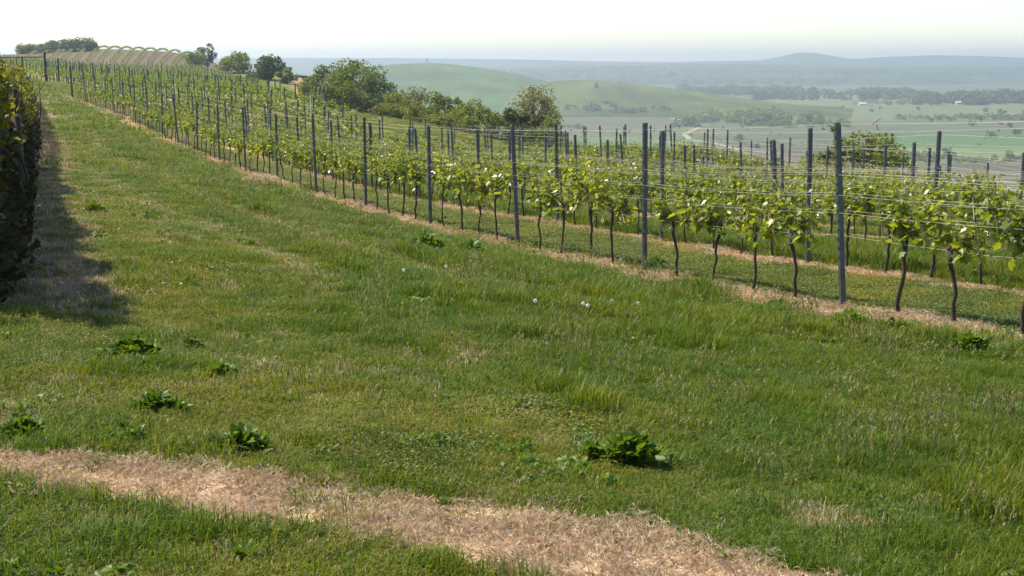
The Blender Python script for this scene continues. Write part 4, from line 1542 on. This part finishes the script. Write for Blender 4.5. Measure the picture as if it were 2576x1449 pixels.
def seedheads(seed, n, h, rad_):
    """thin stalks each with a loose pale head"""
    g = np.random.default_rng(seed)
    V, q, k = [], [], 0
    for i in range(n):
        an, rr = g.uniform(0, 2 * math.pi), rad_ * math.sqrt(g.random())
        b = np.array([rr * math.cos(an), rr * math.sin(an), 0])
        hh = h * g.uniform(0.7, 1.2)
        tip = b + [g.normal() * 0.12 * hh, g.normal() * 0.12 * hh, hh]
        d = np.array([1, 0, 0]) * 0.0012
        V += [b - d, b + d, tip + d, tip - d]
        q.append((k, k + 1, k + 2, k + 3))
        k += 4
        for j in range(9):
            f = 0.70 + 0.3 * g.random()
            c0 = b + (tip - b) * f + g.normal(size=3) * 0.006
            a = g.normal(size=3)
            a /= np.linalg.norm(a)
            c2 = np.cross(a, [0, 0, 1.0])
            c2 /= np.linalg.norm(c2) + 1e-6
            a = np.array([0, 0, 1]) * 0.014 + a * 0.007
            V += [c0 - a, c0 + c2 * 0.005, c0 + a, c0 - c2 * 0.005]
            q.append((k, k + 1, k + 2, k + 3))
            k += 4
    return meshdata('seed_heads', np.array(V), np.array(q), M['seed'])


def broad(seed, n, h, rad_, size, mat, name='clover'):
    g = np.random.default_rng(seed)
    an, rr = g.uniform(0, 2 * math.pi, n), rad_ * np.sqrt(g.random(n))
    P = np.stack([rr * np.cos(an), rr * np.sin(an), h * g.uniform(0.2, 1.0, n)], 1)
    V, F = leafquads(P, size, g, 0.8, 0.95)
    return meshdata(name, V, F, mat)


def dockplant(seed, n, L, mat, name='weed'):
    """rosette of long upright broad leaves"""
    g = np.random.default_rng(seed)
    V, q, k = [], [], 0
    for i in range(n):
        an = g.uniform(0, 2 * math.pi)
        el = g.uniform(0.5, 1.5)
        ll = L * g.uniform(0.6, 1.15)
        d = np.array([math.cos(an), math.sin(an), 0])
        s = np.array([-math.sin(an), math.cos(an), 0])
        tw = g.normal() * 0.35
        wd = ll * g.uniform(0.11, 0.2)
        b0 = np.array([g.normal() * L * 0.55, g.normal() * L * 0.42, 0])
        b0[2] = g.uniform(0, 0.75) * L * math.exp(-(b0[0] ** 2 + b0[1] ** 2) / (L * L * 0.6)) * (n > 60)
        pv = []
        for j, t in enumerate((0, 0.2, 0.45, 0.7, 0.9, 1.0)):
            e = el - t * t * 0.9
            c0 = b0 + d * (ll * t * math.cos(el) * (1 + 0.25 * t)) + np.array([0, 0, 1]) * (ll * (math.sin(el) * t - 0.25 * t * t))
            wj = wd * (0.12, 0.55, 1.0, 0.9, 0.5, 0.05)[j] * (1 + 0.2 * g.normal() * (0 < j < 5))
            nn = np.array([0, 0, 1]) * 0.25 * wj
            sd = s * math.cos(tw) + np.array([0, 0, 1]) * math.sin(tw)
            pv.append((c0 - sd * wj + nn, c0, c0 + sd * wj + nn))
        for r_ in pv:
            V += list(r_)
        for j in range(5):
            a = k + j * 3
            q.append((a, a + 1, a + 4, a + 3))
            q.append((a + 1, a + 2, a + 5, a + 4))
        k += 18
    return meshdata(name, np.array(V), np.array(q), mat)


protos, cats = [], {}


def addp(key, nm, mes):
    cats[key] = list(range(len(protos), len(protos) + len(mes)))
    for m in mes:
        protos.append((nm, m))


# Collection Info sorts by name: every name begins with its number
addp('short', 'a', [blades(10 + i, 110, 0.042, 0.14, 0.0042, M['grass'], 'short_grass', 2.2) for i in range(5)])
addp('mid', 'a', [blades(20 + i, 95, 0.085, 0.14, 0.0048, M['grass_tall'], 'grass', 1.3) for i in range(5)])
addp('tall', 'a', [blades(30 + i, 80, 0.16, 0.13, 0.0054, M['grass_tall'], 'tall_grass', 0.9) for i in range(4)])
addp('seed', 'a', [seedheads(40 + i, 9, 0.24, 0.15) for i in range(4)])
addp('clover', 'a', [broad(50 + i, 140, 0.045, 0.15, 0.014, M['clover']) for i in range(4)])
addp('straw', 'a', [blades(60 + i, 150, 0.036, 0.15, 0.0013, M['straw'], 'dry_straw', flat=True) for i in range(5)])
addp('dryup', 'a', [blades(70 + i, 70, 0.045, 0.14, 0.0028, M['straw'], 'dry_grass', 0.9) for i in range(3)])
addp('leafy', 'a', [broad(80 + i, 26, 0.055, 0.075, 0.032, M['weed'], 'leafy') for i in range(3)] + [dockplant(90 + i, 14, 0.085, M['weed'], 'leafy') for i in range(3)])
protos = [('%s' % nm, m) for nm, m in protos]


def band(r0, r1, sp, half=0.43):
    area_n = int(half * (r1 * r1 - r0 * r0) / (sp * sp))
    r = np.sqrt(RNG.uniform(r0 * r0, r1 * r1, area_n))
    ph = RNG.uniform(-half, half, area_n)
    return r * np.sin(ph), r * np.cos(ph)


lists = {'grass': [], 'dry': []}
for r0, r1, sp, sxy, sz in ((3.2, 7, 0.070, 0.8, 0.9), (7, 12, 0.085, 0.95, 1.0), (12, 20, 0.115, 1.2, 1.1), (20, 34, 0.17, 1.7, 1.2), (34, 62, 0.32, 2.8, 1.4), (62, 125, 0.70, 5.0, 1.8)):
    x, y = band(r0, r1, sp)
    T, p = rowframe(x, y)
    n = len(x)
    hedge_line = np.interp(y, HXa[:, 1], HXa[:, 0], left=-3.75)
    st_m = strip_mask(x, y, -0.015) * (np.hypot(x, y) < 13)
    rw = row_straw(x, y)
    pa = fnoise(x, y, 1.6, 21)
    pb = fnoise(x, y, 0.7, 22)
    pc = fnoise(x, y, 3.5, 23)
    u = RNG.random(n)
    typ = np.full(n, 'short', dtype=object)
    tallz = sstep(2.2, 4.6, p + (pc - 0.5) * 3.5) * (p < P1 - 0.3) * (y > np.interp(x, UPW[:, 0], UPW[:, 1]))
    typ[(u < tallz * 0.95)] = 'mid'
    typ[(tallz > 0.5) & (pa > 0.60) & (u < 0.7)] = 'tall'
    typ[(tallz > 0.4) & (pb > 0.5) & (pa < 0.6) & (RNG.random(n) < 0.07)] = 'seed'
    typ[(tallz < 0.5) & (pb > 0.66) & (u < 0.4)] = 'clover'
    typ[(tallz < 0.5) & (pa > 0.64) & (u < 0.5)] = 'mid'
    typ[(RNG.random(n) < 0.008)] = 'leafy'
    typ[(p > P1 - 2.0) & (p < P1 - 0.7) & (pb > 0.50) & (RNG.random(n) < 0.35)] = 'leafy'
    pw = fnoise(x, y, 0.55, 51)
    typ[(pw > 0.69) & (RNG.random(n) < 0.3) & (y < 40)] = 'leafy'
    typ[(pw < 0.34) & (RNG.random(n) < 0.5) & (tallz < 0.7)] = 'mid'
    lane = np.floor((p - P1) / DP)
    typ[(lane == 0) & (RNG.random(n) < 0.8)] = 'clover'
    typ[(lane == 1)] = 'tall'
    typ[(lane == 1) & (RNG.random(n) < 0.3)] = 'mid'
    typ[(lane >= 2) & (p < last_p(T))] = 'mid'
    # foreground below the strip: short with leafy bits
    lowz = y < np.interp(x, LOW[:, 0], LOW[:, 1])
    typ[lowz & (pb > 0.5) & (RNG.random(n) < 0.5)] = 'mid'
    typ[lowz & (RNG.random(n) < 0.03)] = 'leafy'
    worn = ((np.abs(p - 4.9 - 0.3 * np.sin(T / 9)) < 0.35) | (np.abs(p - 3.2 - 0.3 * np.sin(T / 9)) < 0.3)) & (y > 9) & (T > 14)
    typ[worn & (typ != 'leafy')] = 'short'
    typ[worn & (RNG.random(n) < 0.16)] = 'dryup'
    isdry = (RNG.random(n) < np.clip(np.maximum(st_m, rw * 1.1), 0, 1) * 0.9)
    typ[isdry] = np.where(RNG.random(isdry.sum()) < 0.8, 'straw', 'dryup')
    # dry spells in the turf
    nearh = np.abs(x - hedge_line - 1.0)
    sp_ = (RNG.random(n) < 0.3 * sstep(0.66, 0.78, fnoise(x, y, 1.1, 31))) & ~isdry & (tallz < 0.9)
    typ[sp_] = 'dryup'
    hd = (y > 10) & (x - hedge_line < 0.9) & (RNG.random(n) < 0.7) & (p < P1 - 2)
    typ[hd] = 'dryup'
    typ[(RNG.random(n) < 0.07) & (typ != 'leafy') & (lane < 0) & (RNG.random(n) < 0.6)] = 'dryup'
    keep = (x > hedge_line - 0.5) | (y > 60)
    keep &= ~((isdry) & (RNG.random(n) < 0.40))
    keep &= ~(hd & (RNG.random(n) < 0.5))
    keep &= ~((lane >= 2) & (RNG.random(n) < 0.35))
    z = H(x, y) + np.clip((80 - np.hypot(x, y)) / 60, 0, 1) * (fnoise(x, y, 1.1, 2) - 0.5) * 0.07 - 0.004
    hscale = 0.35 + 1.0 * fnoise(x, y, 0.45, 41) + 0.35 * (fnoise(x, y, 0.25, 43) > 0.6)
    for i in np.nonzero(keep)[0]:
        key = typ[i]
        dst = lists['dry' if key in ('straw', 'dryup') else 'grass']
        zz = sz * hscale[i] * (1 if key not in ('straw',) else 1 / hscale[i])
        if key == 'tall' and lane[i] == 1:
            zz *= 1.15
        dst.append((x[i], y[i], z[i], cats[key][RNG.integers(len(cats[key]))], RNG.uniform(0, 6.283), sxy * RNG.uniform(0.85, 1.2), zz))
for key, lab, cat_, nm in (('grass', 'green grass and clover growing over the slope', 'grass', 'grass'), ('dry', 'dead straw-coloured grass of the sprayed strips', 'dry grass', 'dry_grass')):
    Lq = np.array(lists[key])
    n = len(Lq)
    print(nm, n)
    scatter(nm, protos, Lq[:, :3], Lq[:, 3].astype(int), np.column_stack([RNG.normal(0, 0.06, n), RNG.normal(0, 0.06, n), Lq[:, 4]]),
            np.column_stack([Lq[:, 5], Lq[:, 5], Lq[:, 6]]), lab, cat_)

# ------------------------------------------------------------------ single weeds
def weed(du, dv, wpx, n, lab, seed, cat_='weed', mat='weed'):
    x, y = gp(du, dv)
    L = wpx / K * y / FPX * (0.60 if seed in (1000, 1002) else 0.52)
    root = link('weed', dockplant(seed, int(n * 4.6), L * 0.52, M[mat], 'weed'), None, (x, y, H(x, y)))
    tag(root, lab, cat_, 'broad-leaved weeds in the grass')
    return root


WEEDS = [(1590, 1160, 200, 60, 'large dark broad-leaved weed standing alone above the straw strip'), (1490, 1150, 130, 34, 'leafy weed touching the left side of the largest weed'),
         (610, 1135, 170, 55, 'big bright weed clump just above the straw strip on the left'), (520, 1120, 110, 30, 'smaller weed touching the left side of the big bright clump'),
         (335, 898, 170, 56, 'low leafy weed, left of two in the mown grass'), (485, 872, 80, 28, 'small yellowish weed right of the low leafy one'),
         (552, 950, 130, 44, 'dark small weed alone in the short grass'), (395, 1036, 170, 56, 'dark weed with shiny leaves between two lower clumps'),
         (320, 1112, 170, 50, 'ragged weed near the straw strip, left of the big bright clump'), (60, 1105, 170, 56, 'dark weed clump at the left edge above the straw strip'),
         (240, 535, 80, 30, 'leafy weed patch beside the dry ground near the hedge'), (1655, 668, 70, 40, 'dark tuft at the foot of the second post'),
         (2140, 826, 150, 60, 'dark leafy weed patch right of the nearest post foot'), (2250, 848, 150, 60, 'dark leafy weed between the nearest post and the right vine'),
         (2440, 884, 150, 60, 'dark leafy weed patch at the foot of the rightmost vine'), (1075, 632, 130, 56, 'low leafy weed patch in front of the fourth post'),
         (1180, 648, 120, 50, 'low leafy weed right of the patch before the fourth post'), (1960, 775, 80, 30, 'small leafy weed left of the nearest post'),
         (2470, 1205, 110, 30, 'dark weed in the tall grass at the lower right edge'), (1120, 1270, 60, 16, 'small weed on the upper rim of the straw strip')]
for i, (du, dv, wp, n, lab) in enumerate(WEEDS):
    weed(du, dv, wp, n, lab, 1000 + i)

# dandelion clocks
rngp = np.random.default_rng(77)
for i, (du, dv, hp, lab) in enumerate(((1342, 796, 36, 'dandelion clock on a tall stalk, left of the pair'), (1463, 800, 26, 'left dandelion clock of a close pair in the tall grass'),
                                       (1474, 806, 28, 'right dandelion clock of a close pair in the tall grass'), (1012, 712, 16, 'single dandelion clock out in the grass left of the others'),
                                       (1119, 700, 14, 'small dandelion clock below the fourth post'), (1600, 798, 24, 'dandelion clock farthest right in the tall grass'),
                                       (1640, 716, 14, 'dandelion clock close to the straw near the second post'), (1535, 792, 20, 'ragged dandelion clock right of the close pair'))):
    x, y = gp(du, dv)
    h = max(0.12, hp / K * y / FPX)
    root = empty('dandelion', (x, y, H(x, y)))
    tag(root, lab, 'dandelion', 'dandelion clocks in the grass')
    mb = MB()
    mb.tube([(0, 0, -0.02), (0.01, 0, h * 0.5), (0.015, 0.005, h)], 0.0022, 5)
    mb.build('stalk', M['stalk'], root)
    d = rngp.normal(size=(150, 3))
    d /= np.linalg.norm(d, axis=1)[:, None]
    V_, F_ = leafquads(d * 0.017 * rngp.uniform(0.85, 1.0, (150, 1)) + [0.015, 0.005, h + 0.015], 0.009, rngp, 0)
    link('seed_ball', meshdata('seed_ball', V_, F_, M['puff']), root)

# heap of straw by the front row
x, y = gp(655, 462)
g = np.random.default_rng(3)
n = 1500
an, rr = g.uniform(0, 6.283, n), np.sqrt(g.random(n))
P = np.stack([rr * np.cos(an) * 0.75, rr * np.sin(an) * 0.9, (1 - rr ** 2) * 0.26 * g.uniform(0.6, 1.1, n)], 1)
V_, F_ = leafquads(P, 0.13, g, 0.6, 0.12)
tag(link('straw_heap', meshdata('straw_heap', V_, F_, M['straw']), None, (x, y, H(x, y))), 'small heap of orange straw beside the front row', 'straw heap')
# thin young stake-like vine in the front row
x, y = (float(q) for q in tp(T0 + ST * 1.8, P1))

# ------------------------------------------------------------------ haze
mb = MB()
mb.box((-7200, -7200, -73), (7200, 7250, 30))
hz, nt, bs, out = newmat('haze_air')
nt.nodes.remove(bs)
pv = nt.nodes.new('ShaderNodeVolumePrincipled')
pv.inputs['Color'].default_value = (0.81, 0.92, 1.0, 1)
pv.inputs['Density'].default_value = 0.00023
pv.inputs['Anisotropy'].default_value = 0.58
nt.links.new(pv.outputs[0], out.inputs['Volume'])
hb = mb.build('haze', hz)
tag(hb, 'pale blue haze over the valley', 'haze', None, 'stuff')
